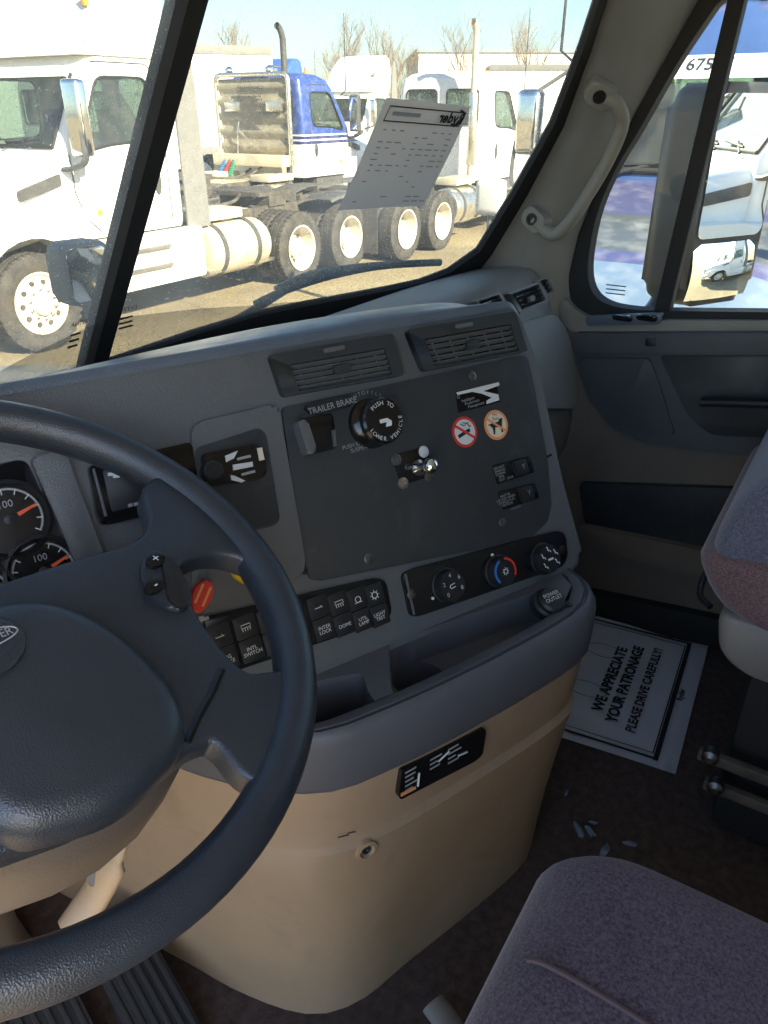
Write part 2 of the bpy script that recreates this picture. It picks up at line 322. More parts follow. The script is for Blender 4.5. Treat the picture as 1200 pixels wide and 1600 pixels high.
def text(name, s, fr, m, parent, size, c=.0012, bold=0, align='CENTER', sx=1, mirror=False, depth=0, arc=None):
    bm = bmesh.new(); items = [(s, 0)]
    if arc: r, a0, step = arc; items = [(ch, a0 - i * step) for i, ch in enumerate(s) if ch != ' ']
    for ch, ang in items:
        cu = bpy.data.curves.new('t', 'FONT'); cu.body = ch; cu.size = size; cu.align_x = align; cu.align_y = 'CENTER' if not arc else 'BOTTOM_BASELINE'; cu.offset = bold; cu.extrude = 0; cu.resolution_u = 3; cu.space_line = .9
        o = bpy.data.objects.new('t', cu); me = bpy.data.meshes.new_from_object(o)
        for vtx in me.vertices:
            x, y = vtx.co.x * sx * (-1 if mirror else 1), vtx.co.y
            if arc:
                an = R_(ang); x, y = x * math.sin(an) + (r + y) * math.cos(an), -x * math.cos(an) + (r + y) * math.sin(an)
                if step < 0: x0, y0 = vtx.co.x, vtx.co.y; x, y = -x0 * math.sin(an) + (r - y0) * math.cos(an), x0 * math.cos(an) + (r - y0) * math.sin(an)
            vtx.co = fr.pt(x, y, c)
        bm.from_mesh(me); bpy.data.meshes.remove(me); bpy.data.objects.remove(o); bpy.data.curves.remove(cu)
    return emit(name, bm, m, parent, smooth=False)
def tag(o, label=None, cat=None, group=None, kind=None):
    for k, v_ in (('label', label), ('category', cat), ('group', group), ('kind', kind)):
        if v_: o[k] = v_
    return o
def copy_tree(o, parent=None):
    c = o.copy(); COL.objects.link(c); c.parent = parent
    for ch in list(o.children): copy_tree(ch, c)
    return c
# ================================================================== THE YARD
bm = NB(); bmesh.ops.create_grid(bm, x_segments=2, y_segments=2, size=700); bmesh.ops.translate(bm, vec=(0, 0, GZ), verts=bm.verts[:])
g = emit('ground', bm, 'yard_dirt'); g['kind'] = 'structure'
LOCAL[0] = True
FX = Frame((0, 0, 0), (1, 0, 0), (0, 0, 1))          # a = x, b = z, normal = -y
FB = Frame((0, 0, 0), (0, 1, 0), (0, 0, 1))          # a = y, b = z, normal = +x
FZ = Frame((0, 0, 0), (1, 0, 0), (0, 1, 0))          # a = x, b = y, normal = +z
def hwz(z):
    k = [(0, 1.04), (1.05, 1.05), (1.95, 1.06), (2.72, .985), (2.88, .95), (2.97, .86), (3.02, .62), (4, .5)]
    for (a, p), (b, q) in zip(k, k[1:]):
        if a <= z <= b: return p + (q - p) * (z - a) / (b - a)
def front(z):
    k = [(0, -.60), (1.95, -.62), (2.72, -1.12), (2.88, -1.28), (2.97, -1.45), (3.02, -1.62), (4, -1.7)]
    for (a, p), (b, q) in zip(k, k[1:]):
        if a <= z <= b: return p + (q - p) * (z - a) / (b - a)
def plan(z, xf, hw, xb, r=.13):
    return [(x, y, z) for x, y in rnd([(xf, -hw), (xf, hw), (xb, hw), (xb, -hw)], r, 5)]
WIN = rnd([(-.86, 1.93), (-1.30, 2.0), (-1.98, 2.03), (-1.98, 2.66), (-1.27, 2.66)], .12, 4)
SHP = {}
def build_shapes():
    bm = NB(); loft(bm, [plan(1.05, -.60, 1.02, -2.32), plan(1.12, -.60, 1.05, -2.32), plan(1.5, -.61, 1.055, -2.32), plan(1.95, -.62, 1.06, -2.32), plan(2.72, -1.12, .985, -2.32), plan(2.88, -1.28, .95, -2.29), plan(2.97, -1.45, .86, -2.2, .2), plan(3.02, -1.62, .62, -2.05, .2)])
    o = emit('cab_body', bm, 'white_paint'); cut = []
    b = NB(); prism(b, FX, WIN, -1.6, 1.6); cut.append(emit('c', b, None))
    b = NB(); prism(b, FB, rnd([(-.90, 2.0), (.90, 2.0), (.82, 2.66), (-.82, 2.66)], .1), -1.5, -.3); cut.append(emit('c', b, None))
    for s in (-1, 1):
        b = NB(); prism(b, FB, rnd(rect(*sorted((s * .12, s * .80))[:1], 2.08, sorted((s * .12, s * .80))[1], 2.68), .09), -2.6, -2.0); cut.append(emit('c', b, None))
    md = o.modifiers.new('s', 'SOLIDIFY'); md.thickness = .045; md.offset = -1
    for c in cut:
        md = o.modifiers.new('b', 'BOOLEAN'); md.operation = 'DIFFERENCE'; md.object = c; md.solver = 'EXACT'
    evaluated(o); me = o.data; me.set_sharp_from_angle(angle=R_(32)); SHP['cab'] = me
    bpy.data.objects.remove(o)
    for c in cut: bpy.data.objects.remove(c)
    # hood: sections along x
    b = NB(); secs = []
    for x, hw, zt, zb in ((1.16, .55, 1.20, .80), (1.13, .70, 1.38, .78), (1.0, .78, 1.52, .78), (.6, .84, 1.66, .9), (.1, .90, 1.78, 1.0), (-.4, .96, 1.89, 1.1), (-.75, 1.0, 1.96, 1.15)):
        secs.append([(x, y, z) for y, z in rnd([(-hw, zb), (hw, zb), (hw * .985, zt - .12), (hw * .7, zt), (-hw * .7, zt), (-hw * .985, zt - .12)], .14, 4)])
    loft(b, secs); SHP['hood'] = b
    b = NB()
    arc = [(.66 * math.cos(t), .51 + .66 * math.sin(t)) for t in [math.pi * k / 14 for k in range(15)]]
    out = [(.95, .62), (1.05, .72), (1.06, 1.08), (.9, 1.22), (.5, 1.32), (0, 1.36), (-.55, 1.40), (-.75, 1.40), (-.78, .62)]
    pts = [(.66, .56)] + out + [(-.66, .56)] + arc[::-1][1:-1]
    prism(b, FX, pts, .82, 1.17, .035); SHP['fender'] = b          # right side
    b = NB(); prism(b, FX, pts, -1.17, -.82, 0); SHP['fender_l'] = b
    # wheels
    prof_t = [(.30, -.13), (.42, -.145), (.475, -.14), (.505, -.115), (.51, -.06), (.498, -.055), (.498, -.045), (.51, -.04), (.51, .04), (.498, .045), (.498, .055), (.51, .06), (.505, .115), (.475, .14), (.42, .145), (.30, .13)]
    def tyre(off):
        b = NB(); f = Frame((0, off, 0), (1, 0, 0), (0, 0, 1)); lathe(b, f, prof_t, 40, cap=False)
        for i in range(40):                                   # shoulder lugs
            t = 2 * math.pi * i / 40; fr2 = Frame(V((0, off, 0)) + V((math.cos(t), 0, math.sin(t))) * .503, (-math.sin(t), 0, math.cos(t)), (0, 1, 0))
            for s in (-1, 1): prism(b, fr2, rect(-.02, s * .10 - .028, .02, s * .10 + .028), -.01, .012)
        return b
    f0 = Frame((0, 0, 0), (1, 0, 0), (0, 0, 1))               # outer face toward -y
    SHP['tyre'] = tyre(0)
    bb = tyre(.17); me = bpy.data.meshes.new('t'); b2 = tyre(-.15); b2.to_mesh(me); bb.from_mesh(me); SHP['tyre2'] = bb
    def rim(deep):
        b = NB()
        if deep: pr = [(.315, .14), (.325, .155), (.30, .15), (.285, .05), (.27, -.06), (.20, -.075), (.13, -.06), (.13, .03), (.11, .05), (.0001, .052)]
        else: pr = [(.315, .12), (.325, .135), (.30, .13), (.28, .10), (.25, .095), (.17, .135), (.13, .13), (.12, .17), (.09, .19), (.0001, .192)]
        lathe(b, Frame((0, -.15 if deep else 0, 0), (1, 0, 0), (0, 0, 1)), pr, 32, cap=False)
        return b
    SHP['rim'] = rim(False); SHP['rim2'] = rim(True)
    for nm, dp, y0 in (('lugs', 0, -.125), ('lugs2', 1, .075 - .15)):
        b = NB()
        for i in range(10):
            t = 2 * math.pi * (i + .5) / 10
            f = Frame((.155 * math.cos(t), (-.135 if not dp else -.09), .155 * math.sin(t)), (1, 0, 0), (0, 0, 1)); lathe(b, f, [(.016, -.02), (.016, .03), (.009, .036), (.0001, .037)], 8, cap=False)
        SHP[nm] = b
    for nm, y0 in (('holes', -.118), ('holes2', -.082)):
        b = NB()
        for i in range(10):
            t = 2 * math.pi * i / 10
            f = Frame((.222 * math.cos(t), y0, .222 * math.sin(t)), (1, 0, 0), (0, 0, 1)); prism(b, f, circ(0, 0, .026, 12), -.01, .012)
        SHP[nm] = b
    for k in list(SHP):
        if not isinstance(SHP[k], bpy.types.Mesh):
            b = SHP[k]; bmesh.ops.recalc_face_normals(b, faces=b.faces[:]); me = bpy.data.meshes.new(k); b.to_mesh(me); b.free(); me.shade_smooth(); me.set_sharp_from_angle(angle=R_(38)); SHP[k] = me
build_shapes()
def share(name, key, m, parent, loc=(0, 0, 0), rz=0):
    o = bpy.data.objects.new(name, SHP[key]); COL.objects.link(o); o.parent = parent; o.location = loc; o.rotation_euler = (0, 0, rz)
    if not SHP[key].materials: SHP[key].materials.append(MAT[m])
    o.material_slots[0].link = 'OBJECT'; o.material_slots[0].material = MAT[m]; return o
def wheel(t, x, s, dual, m):
    k = '2' if dual else ''
    o = share('wheel', 'rim' + k, m, t, (x, s * (-1.0 if not dual else -.93) * -1, .51), 0 if s < 0 else math.pi)
    share('tyre', 'tyre' + k, 'tyre', o); share('wheel_nuts', 'lugs' + k, 'steel', o)['kind'] = 'stuff'; share('hand_holes', 'holes' + k, 'frame_dark', o)['kind'] = 'stuff'
def side_y(s, z, off=0): return s * (hwz(z) + off)
def make_truck(name, label, cat, X, Y, heading, body='white_paint', hood=None, fairing=False, rack=False, stack=True, skirt=False, mirror='chrome', group=None, rims='rim_white', detail=True, visor=False, fair_mat='white_paint', small_mirror=False):
    t = thing(name, label, cat, (X, Y, GZ), heading, group); hood = hood or body
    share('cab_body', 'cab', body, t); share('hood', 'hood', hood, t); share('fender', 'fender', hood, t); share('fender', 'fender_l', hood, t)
    b = NB(); box(b, 1.02, -1.16, .34, 1.27, 1.16, .74, .05); emit('bumper', b, 'chrome' if body != 'white_paint' else 'white_old', t)
    gr = NB(); prism(gr, Frame((1.15, 0, 0), (0, 1, 0), (0, 0, 1)), rnd([(-.5, .84), (.5, .84), (.58, 1.2), (.5, 1.36), (-.5, 1.36), (-.58, 1.2)], .06), -.03, .03, .01); go = emit('grille', gr, 'dark_trim', t)
    gb = NB()
    for k in range(6): box(gb, 1.175, -.5, .89 + k * .08, 1.20, .5, .91 + k * .08)
    emit('grille_bar', gb, 'chrome', go)
    for s in (-1, 1):
        b = NB(); prism(b, Frame((1.04, s * .86, .98), (0, 1, 0), (-.25, 0, 1)), rnd(rect(-.17, -.13, .17, .15), .06), -.05, .05, .02); emit('headlight', b, 'chrome', t)
        wheel(t, 0, s, False, rims); wheel(t, -4.42, s, True, rims if rims != 'chrome' else 'alu'); wheel(t, -5.72, s, True, rims if rims != 'chrome' else 'alu')
    # glass
    zs = (1.98, 2.68)
    b = NB(); q = [(front(1.98) - .02, -.92, 1.98), (front(1.98) - .02, .92, 1.98), (front(2.68) - .02, .84, 2.68), (front(2.68) - .02, -.84, 2.68)]
    b.faces.new([b.verts.new(p) for p in q]); emit('windshield', b, 'truck_glass', t)
    if body == 'white_paint' or visor:
        b = NB(); tube(b, [V(p) + V((.03, 0, .01)) for p in smooth_path([q[0], q[1]])], .02); tube(b, [V(p) + V((.03, 0, 0)) for p in (q[1], q[2])], .018); tube(b, [V(p) + V((.03, 0, 0)) for p in (q[3], q[0])], .018); emit('windshield_seal', b, 'black_rubber', t)
    for s in (-1, 1):
        b = NB(); b.faces.new([b.verts.new((x, side_y(s, z, -.022), z)) for x, z in WIN]); wo = emit('door_window', b, 'truck_glass', t)
        b = NB(); tube(b, [(x, side_y(s, z, .004), z) for x, z in WIN], .014, 6, closed=True); emit('window_seal', b, 'black_rubber', wo)
        b = NB(); f = Frame((-2.30, 0, 0), (0, 1, 0), (0, 0, 1)); lo, hi = sorted((s * .11, s * .81)); prism(b, f, rnd(rect(lo, 2.07, hi, 2.69), .09), -.004, .004); wo = emit('rear_window', b, 'truck_glass', t)
        b = NB(); tube(b, [(-2.325, y, z) for y, z in rnd(rect(lo, 2.07, hi, 2.69), .09)], .016, 6, closed=True); emit('window_seal', b, 'black_rubber', wo)
        # door seam, handle
        b = NB(); seam = smooth_path([(-.70, 1.9), (-.76, 1.45), (-.92, 1.15)], 4) if False else [(-.72, 1.92), (-.72, 1.55), (-.80, 1.30), (-.98, 1.12)]
        tube(b, [(x, side_y(s, z, .001), z) for x, z in seam], .008, 6); emit('door_seam', b, 'dark_trim', t)
        b = NB(); tube(b, [(x, side_y(s, 2.80, .002), 2.80) for x in (-1.25, -1.7, -2.0)] + [(-2.08, side_y(s, z, .001), z) for z in (2.74, 2.4, 1.95, 1.5, 1.1)], .008, 6); emit('door_seam', b, 'dark_trim', t)
        b = NB(); prism(b, Frame((-1.90, side_y(s, 1.55), 1.58), (s * -1 * -1, 0, 0), (0, 0, 1)), circ(0, 0, .05, 16, .14), -.02, .02, .01); emit('door_handle', b, 'dark_trim', t)
        # mirror on an arm
        mz0, mz1, mw_ = (2.06, 2.47, .085) if small_mirror else (1.90, 2.62, .12)
        b = NB(); box(b, -.80, s * 1.28 - mw_, mz0, -.66, s * 1.28 + mw_, mz1, .045, 3); mo = emit('mirror', b, mirror, t)
        b = NB(); box(b, -.806, s * 1.28 - mw_ + .03, mz0 + .05, -.798, s * 1.28 + mw_ - .03, mz1 - .05, .002); emit('mirror_glass', b, 'mirror', mo)
        b = NB(); tube(b, smooth_path([(-.66, s * 1.02, 1.78), (-.66, s * 1.2, 1.80), (-.68, s * 1.36, 1.88), (-.70, s * 1.36, 2.15)]), .045 if not small_mirror else .02, 8, flat=.6); emit('mirror_arm', b, 'dark_trim', mo)
        b = NB(); tube(b, [(-.9, s * 1.02, 2.62), (-.72, s * 1.28, mz1 - .04)], .014, 6); emit('mirror_brace', b, 'dark_trim', mo)
        b = NB(); prism(b, FX, rnd([(-.10, 1.50), (-.62, 1.62), (-.62, 1.74), (-.10, 1.60)], .02), *((-.985, -.93) if s > 0 else (.93, .985)), .006); emit('hood_intake', b, 'dark_trim', t)
        b = NB(); prism(b, Frame((-1.0, side_y(s, 1.3), 1.32), (s, 0, 0), (0, 0, 1)), circ(0, 0, .035, 14), -.01, .012, .004); emit('side_lamp', b, 'amber', t)
        # tank and steps
        b = NB(); f = Frame((-3.78, s * .88, .66), (0, 1, 0), (0, 0, 1)); lathe(b, f, [(.0001, -.03), (.22, -.02), (.31, .01), (.335, .06), (.335, 1.12), (.31, 1.17), (.22, 1.2), (.0001, 1.21)], 28, cap=False); to = emit('fuel_tank', b, 'alu' if not skirt else 'tan_metal', t)
        for k in (.25, .92):
            b = NB(); lathe(b, Frame((-3.78, s * .88, .66), (0, 1, 0), (0, 0, 1)), [(.338, k), (.35, k + .005), (.35, k + .075), (.338, k + .08)], 28, cap=False); emit('tank_strap', b, 'dark_trim', to)
        if skirt:
            b = NB(); prism(b, FX, rnd([(-.80, .42), (-2.50, .42), (-2.50, 1.03), (-.80, 1.03)], .05), -s * .98 if s < 0 else -1.12, -s * 1.12 if s < 0 else -.98, .02); so_ = emit('side_skirt', b, body, t)
            for z in (.62, .84):
                b = NB(); box(b, -1.9, min(s * 1.08, s * 1.17), z, -.95, max(s * 1.08, s * 1.17), z + .05, .012); emit('step', b, 'alu', so_)
        else:
            for z in (.48, .80):
                b = NB(); box(b, -1.75, min(s * .75, s * 1.08), z, -.85, max(s * .75, s * 1.08), z + .04, .01); emit('step', b, 'alu', t)
            b = NB(); box(b, -1.8, min(s * .55, s * .98), .45, -.8, max(s * .55, s * .98), 1.02, .02); emit('battery_box', b, 'dark_trim', t)
        # frame rail, quarter fender
        b = NB(); box(b, -6.6, s * .43 - .04, .78, .95, s * .43 + .04, 1.04, .01); emit('frame_rail', b, 'frame_dark', t)
        b = NB(); P = [[(-5.07 + dx, s * yy, z) for yy in (.62, .66, 1.16, 1.19)] for dx, z in ((-1.42, .92), (-1.32, 1.08), (-.95, 1.15), (-.4, 1.14), (-.2, 1.1))]
        for q_ in P: q_[0] = (q_[0][0], q_[0][1], q_[0][2] - .02); q_[3] = (q_[3][0], q_[3][1], q_[3][2] - .04)
        if detail: grid(b, P); bmesh.ops.solidify(b, geom=b.faces[:], thickness=.01); emit('quarter_fender', b, 'grey_trim', t)
    for x in (-4.42, -5.72, 0):
        b = NB(); tube(b, [(x, -.9, .51), (x, -.25, .51), (x, 0, .53), (x, .25, .51), (x, .9, .51)], [.07, .08, .2 if x else .07, .08, .07], 12); emit('axle', b, 'frame_dark', t)
    b = NB(); pl = rnd([(-4.45, -.45), (-4.45, .45), (-5.2, .45), (-5.55, .25), (-5.0, .06), (-5.0, -.06), (-5.55, -.25), (-5.2, -.45)], .08); prism(b, Frame((0, 0, 0), (1, 0, 0), (0, 1, 0)), pl, 1.17, 1.23, .015); box(b, -5.0, -.5, 1.03, -4.6, .5, 1.18); emit('fifth_wheel', b, 'frame_dark', t)
    for s in (-1, 1):
        b = NB(); box(b, -3.45, min(s * .5, s * .98), 1.03, -2.62, max(s * .5, s * .98), 1.16, .02); emit('battery_cover', b, 'tan_metal', t)
        b = NB(); box(b, -3.9, min(s * .95, s * 1.12), .40, -2.55, max(s * .95, s * 1.12), .45, .01); emit('deck_step', b, 'alu', t)
    b = NB(); box(b, -4.2, -.42, .99, -2.5, .42, 1.045); emit('deck_plate', b, 'tan_metal', t)
    b = NB()
    for x in (-2.9, -3.5): box(b, x - .1, -.4, .8, x + .1, .4, .95)
    tube(b, smooth_path([(-2.6, .2, 1.2), (-3.2, .1, 1.08), (-4.0, .25, 1.12), (-4.4, .1, 1.2)]), .025); tube(b, smooth_path([(-2.6, -.2, 1.3), (-3.4, -.3, 1.1), (-4.2, -.15, 1.15)]), .02); emit('cross_member', b, 'frame_dark', t)
    for s in (-1, 1):
        b = NB(); box(b, -6.62, min(s * .62, s * 1.18), .22, -6.60, max(s * .62, s * 1.18), .95); emit('mud_flap', b, 'tyre', t)
        b = NB(); box(b, -6.66, s * .5 - .06, .82, -6.60, s * .5 + .06, .94, .01); emit('tail_light', b, 'red_paint', t)
        b = NB(); box(b, -1.98, s * .5 - .24, 1.35, -1.78, s * .5 + .24, 2.35, .08, 3); box(b, -1.95, s * .5 - .25, 1.28, -1.35, s * .5 + .25, 1.45, .06); emit('seat', b, 'cabin_dark', t)
    b = NB(); box(b, -1.0, -.95, 1.3, -.68, .95, 1.92, .06); box(b, -2.25, -.98, 1.1, -.7, .98, 1.16); emit('cab_interior', b, 'cabin_dark', t)
    # wipers, roof marker lamps, antenna
    b = NB()
    for y in (-.6, .1): tube(b, [(front(1.98) + .05, y, 1.97), (front(2.1) + .03, y + .35, 2.06)], .014, 6); tube(b, [(front(2.02) + .03, y + .05, 2.02), (front(2.06) + .03, y + .62, 2.06)], .012, 6)
    emit('wiper', b, 'black_rubber', t)
    for y in (-.55, -.27, 0, .27, .55):
        b = NB(); box(b, -1.56, y - .05, 2.985, -1.44, y + .05, 3.035, .015); emit('marker_lamp', b, 'amber', t)
    if stack:
        b = NB(); x, y = -2.52, -.80; tube(b, smooth_path([(x, y + .05, .85), (x, y, 1.2), (x, y, 2.2), (x, y, 3.4), (x - .02, y, 3.62), (x - .09, y, 3.74), (x - .17, y, 3.78)]), .062, 14, cap=False); so_ = emit('exhaust_stack', b, 'dark_trim' if rack else 'tan_metal', t)
        b = NB(); lathe(b, Frame((x, y, 1.35), (1, 0, 0), (0, 1, 0)), [(.075, 0), (.085, .02), (.085, 1.25), (.075, 1.28)], 16); emit('heat_shield', b, 'alu' if not rack else 'grey_trim', so_)
        b = NB(); tube(b, smooth_path([(x, y + .05, .9), (x + .05, y + .1, .75), (x + .5, y + .3, .7)]), .07, 12); emit('exhaust_elbow', b, 'rust', so_)
    b = NB(); tube(b, [(-.9, -1.02, 2.6), (-.9, -1.16, 2.7), (-.93, -1.17, 4.1)], [.012, .01, .006], 6); emit('antenna', b, 'black_rubber', t)
    if fairing:
        b = NB(); loft(b, [plan(2.86, -1.12, .985, -2.38, .15), plan(3.1, -1.18, .98, -2.42, .15), plan(3.5, -1.45, .96, -2.46, .15), plan(3.85, -1.85, .90, -2.46, .15), plan(3.95, -2.05, .8, -2.40, .12)]); emit('roof_fairing', b, fair_mat, t)
        b = NB(); tube(b, [(x, side_y(-1, 2.92, .05), 2.97) for x in (-1.2, -1.6, -2.0, -2.3)], .01); tube(b, [(x, side_y(1, 2.92, .05), 2.97) for x in (-1.2, -1.6, -2.0, -2.3)], .01); emit('fairing_seam', b, 'dark_trim', t)
        for s in (-1, 1):
            b = NB(); prism(b, FX, [(-2.34, 1.0), (-2.74, 1.0), (-2.70, 2.6), (-2.60, 3.6), (-2.40, 3.7), (-2.34, 3.0)], -s * 1.03 - .015, -s * 1.03 + .015, .01); emit('side_extender', b, 'grey_trim', t)
            b = NB(); box(b, -1.35, s * .95 - .02, 3.3, -1.28, s * .95 + .03, 3.42, .012); emit('marker_lamp', b, 'amber', t)
    if rack:
        rk = NB(); P = []
        for k in range(41):
            z = 1.50 + 1.40 * k / 40; P.append([(-2.62 + .028 * math.cos(k * 2 * math.pi / 8), y, z) for y in (-.92, 0, .92)])
        grid(rk, P); bmesh.ops.solidify(rk, geom=rk.faces[:], thickness=.02); ro = emit('headache_rack', rk, 'tan_metal', t)
        b = NB(); tube(b, [(-2.64, y, z) for y, z in rnd([(-.97, 1.2), (-.97, 2.97), (.97, 2.97), (.97, 1.2)], .16, 6)[5:-5] ], .045, 10); emit('rack_frame', b, 'alu', ro)
        b = NB()
        for i in range(11):
            for k in range(13):
                y = -.30 + i * .06 + (.03 if k % 2 else 0); z = 2.08 + k * .055
                if not (2.42 < z < 2.50): prism(b, Frame((-2.69, y, z), (0, -1, 0), (0, 0, 1)), circ(0, 0, .021, 6), -.012, .004)
        emit('perforation', b, 'frame_dark', ro)['kind'] = 'stuff'
        b = NB(); box(b, -2.95, -.95, 1.28, -2.62, .95, 1.50, .03); emit('rack_shelf', b, 'tan_metal', ro)
        for z, y in ((2.40, .5), (2.40, -.62)):
            b = NB(); box(b, -2.72, y - .20, z - .10, -2.64, y + .20, z + .08, .02); emit('chain_hanger', b, 'alu', ro)
        b = NB(); tube(b, smooth_path([(-2.66, .45, 2.0), (-2.74, .3, 1.95), (-2.74, .1, 1.78), (-2.70, -.05, 1.72)]), .02); tube(b, smooth_path([(-2.66, .35, 2.2), (-2.72, .38, 1.9), (-2.74, .40, 1.5)]), .012); emit('cable', b, 'alu', ro)
        for i, (c, y0) in enumerate((('hose_red', .42), ('hose_blue', .56), ('hose_green', .34))):
            b = NB(); pts = []
            for k in range(150):
                q = k / 149; an = k * .75; pts.append((-2.85 - .10 * math.sin(q * 3) + .05 * math.cos(an), y0 + .42 * q ** 1.4 * (1 if i < 2 else .6) + .05 * math.sin(an), 1.50 - .62 * q))
            tube(b, pts, .014, 6); emit('air_hose', b, c, t)
        for y in (-.28, .80):
            b = NB(); lathe(b, Frame((-2.34, y, 3.06), (0, 1, 0), (0, 0, 1)), [(.0001, -.12), (.05, -.11), (.085, -.03), (.085, 0), (.07, .01), (.0001, .012)][::-1], 16, cap=False); lathe(b, Frame((-2.34, y, 2.96), (1, 0, 0), (0, 1, 0)), [(.02, 0), (.02, .05)], 8); emit('work_lamp', b, 'chrome', t)
        b = NB(); lathe(b, Frame((-1.9, -.05, 3.14), (0, -1, 0), (0, 0, 1)), [(.07, -.3), (.03, -.25), (.02, 0), (.02, .15)], 12); box(b, -1.93, -.1, 3.0, -1.87, .1, 3.10); emit('air_horn', b, 'chrome', t)
    return t
H_LEFT, H_RIGHT = math.pi, 0.0
make_truck('tractor_truck', 'white high roof tractor with chrome door mirror and grey side extenders', 'truck', 4.30, 8.62, H_LEFT, fairing=True, stack=False, skirt=True)
make_truck('tractor_truck', 'blue over white day cab tractor with ribbed metal headache rack and coiled air hoses', 'truck', 15.65, 11.85, H_RIGHT, body='blue_white_livery', rack=True, mirror='dark_trim')
make_truck('tractor_truck', 'white day cab tractor with two rear cab windows and a bare exhaust stack', 'truck', 17.0, 8.30, H_RIGHT)
make_truck('tractor_truck', 'white high roof tractor standing beyond the blue day cab', 'truck', 22.6, 16.8, H_LEFT, fairing=True, stack=False, skirt=True, detail=False)
make_truck('tractor_truck', 'white tractor cab half hidden behind the grey extender of the high roof tractor', 'truck', 13.0, 15.3, H_RIGHT, stack=False, detail=False, mirror='dark_trim')
make_truck('tractor_truck', 'bright blue high roof tractor far behind, showing only its roof', 'truck', 22.5, 20.5, H_LEFT, body='blue_paint', fairing=True, fair_mat='blue_paint', stack=False, detail=False)
pt_ = make_truck('tractor_truck', 'purple tractor with grey and pale blue hood bands facing the passenger door', 'truck', 4.12, 1.05, H_LEFT, body='purple_paint', hood='purple_hood_bands', stack=True, mirror='chrome', visor=True, small_mirror=True)
for s_ in (1, -1):
    b = NB(); box(b, .52, s_ * .95 - .09, 1.80, .60, s_ * .95 + .09, 2.0, .04, 3); ho = emit('hood_mirror', b, 'white_old', pt_)
    b = NB(); box(b, .512, s_ * .95 - .07, 1.82, .522, s_ * .95 + .07, 1.98, .004); emit('mirror_glass', b, 'mirror', ho)
    b = NB(); tube(b, [(.56, s_ * .95, 1.82), (.58, s_ * .94, 1.3)], .014, 8); emit('mirror_stem', b, 'dark_trim', ho)
nz = 2.60; f = Frame((front(nz) + .012, -.20, nz), (0, 1, 0), (-.5, 0, .77))
b = NB(); prism(b, f, rnd(rect(-.40, -.09, .55, .07), .01), -.004, 0); so_ = emit('number_sticker', b, 'print_white', pt_)
text('lettering', '67507', f, 'ink', so_, .115, c=.003, bold=.002)
mk = [make_truck('tractor_truck', 'white tractor in the row seen only in the door mirror', 'truck', 3.1, -6.6, H_LEFT, group='white tractors in the row with the purple one', fairing=True, stack=False, skirt=True)]
for k in range(1, 5):
    c = copy_tree(mk[0]); c.location = (3.1 + .15 * k, -6.6 - 3.7 * k, GZ)
# ------------------------------------------------------------------ trailers
def trailer(label, X, Y, heading, L=14.5, H=4.05):
    t = thing('box_trailer', label, 'trailer', (X, Y, GZ), heading)
    b = NB(); box(b, 0, -1.27, 1.15, L, 1.27, H - .02, .02); bo = emit('box', b, 'trailer_white', t)
    for s in (-1, 1):
        b = NB(); box(b, -.01, s * 1.28 - .02, H - .24, L + .01, s * 1.28 + .02, H, .008); emit('top_rail', b, 'grey_trim', t)
        b = NB(); box(b, -.01, s * 1.28 - .02, 1.08, L + .01, s * 1.28 + .02, 1.3, .008); emit('bottom_rail', b, 'grey_trim', t)
    k = 0.6
    while k < L:
        b = NB(); box(b, k - .03, -1.288, 1.3, k + .03, -1.27, H - .24); emit('side_post', b, 'trailer_white', bo); k += 1.2
    for x, sgn in ((L, 1), (0, -1)):
        b = NB()
        for y in (-1.22, 1.22): box(b, x - .03, y - .06, 1.1, x + .03 * sgn + .03, y + .06, H)
        box(b, x - .03, -1.16, H - .30, x + .03 * sgn + .03, 1.16, H); fo = emit('end_frame', b, 'trailer_white', t)
        for y in (-.9, -.45, 0, .45, .9):
            b = NB(); prism(b, Frame((x + .07 * sgn, y, H - .15), (0, sgn, 0), (0, 0, 1)), circ(0, 0, .05, 12), -.01, .01); emit('end_lamp', b, 'red_paint', fo)
    for x in (1.6, 2.9):
        for s in (-1, 1): wheel(t, x, s, True, 'rim_white')
    b = NB(); box(b, L - 3, -.6, .2, L - 2.85, .6, 1.15); emit('landing_gear', b, 'frame_dark', t)
    return t
def polar(px, dist): d = ray(px, 170); d.z = 0; d.normalize(); return CAM.x + d.x * dist, CAM.y + d.y * dist
x, y = polar(413, 29.0); trailer('white box trailer with a row of red end lamps, behind the blue cab', x, y, R_(90 - 300 - 6))
x, y = polar(760, 40); trailer('long white box trailer standing behind the white day cab with rear windows', x, y, R_(90 - 150), L=16)
# ------------------------------------------------------------------ warehouse
x, y = polar(652, 112); t = thing('warehouse', 'long low pale warehouse with dark roof edge across the yard', 'building', (x, y, GZ), R_(90 - 146))
for k in range(9):
    b = NB(); box(b, k * 8 + .03, 0, 0, k * 8 + 7.97, .3, 8.6, .02); emit('wall_panel', b, 'wall_panel', t)
b = NB(); box(b, -.2, -.2, 8.6, 72.2, 24, 9.0); emit('roof_edge', b, 'roof_trim', t)
b = NB(); box(b, 0, .3, 0, .3, 24, 8.6); emit('end_wall', b, 'roof_trim', t)
b = NB(); box(b, .3, .3, 0, 72, 24, 8.5); emit('inner_block', b, 'wall_panel', t)
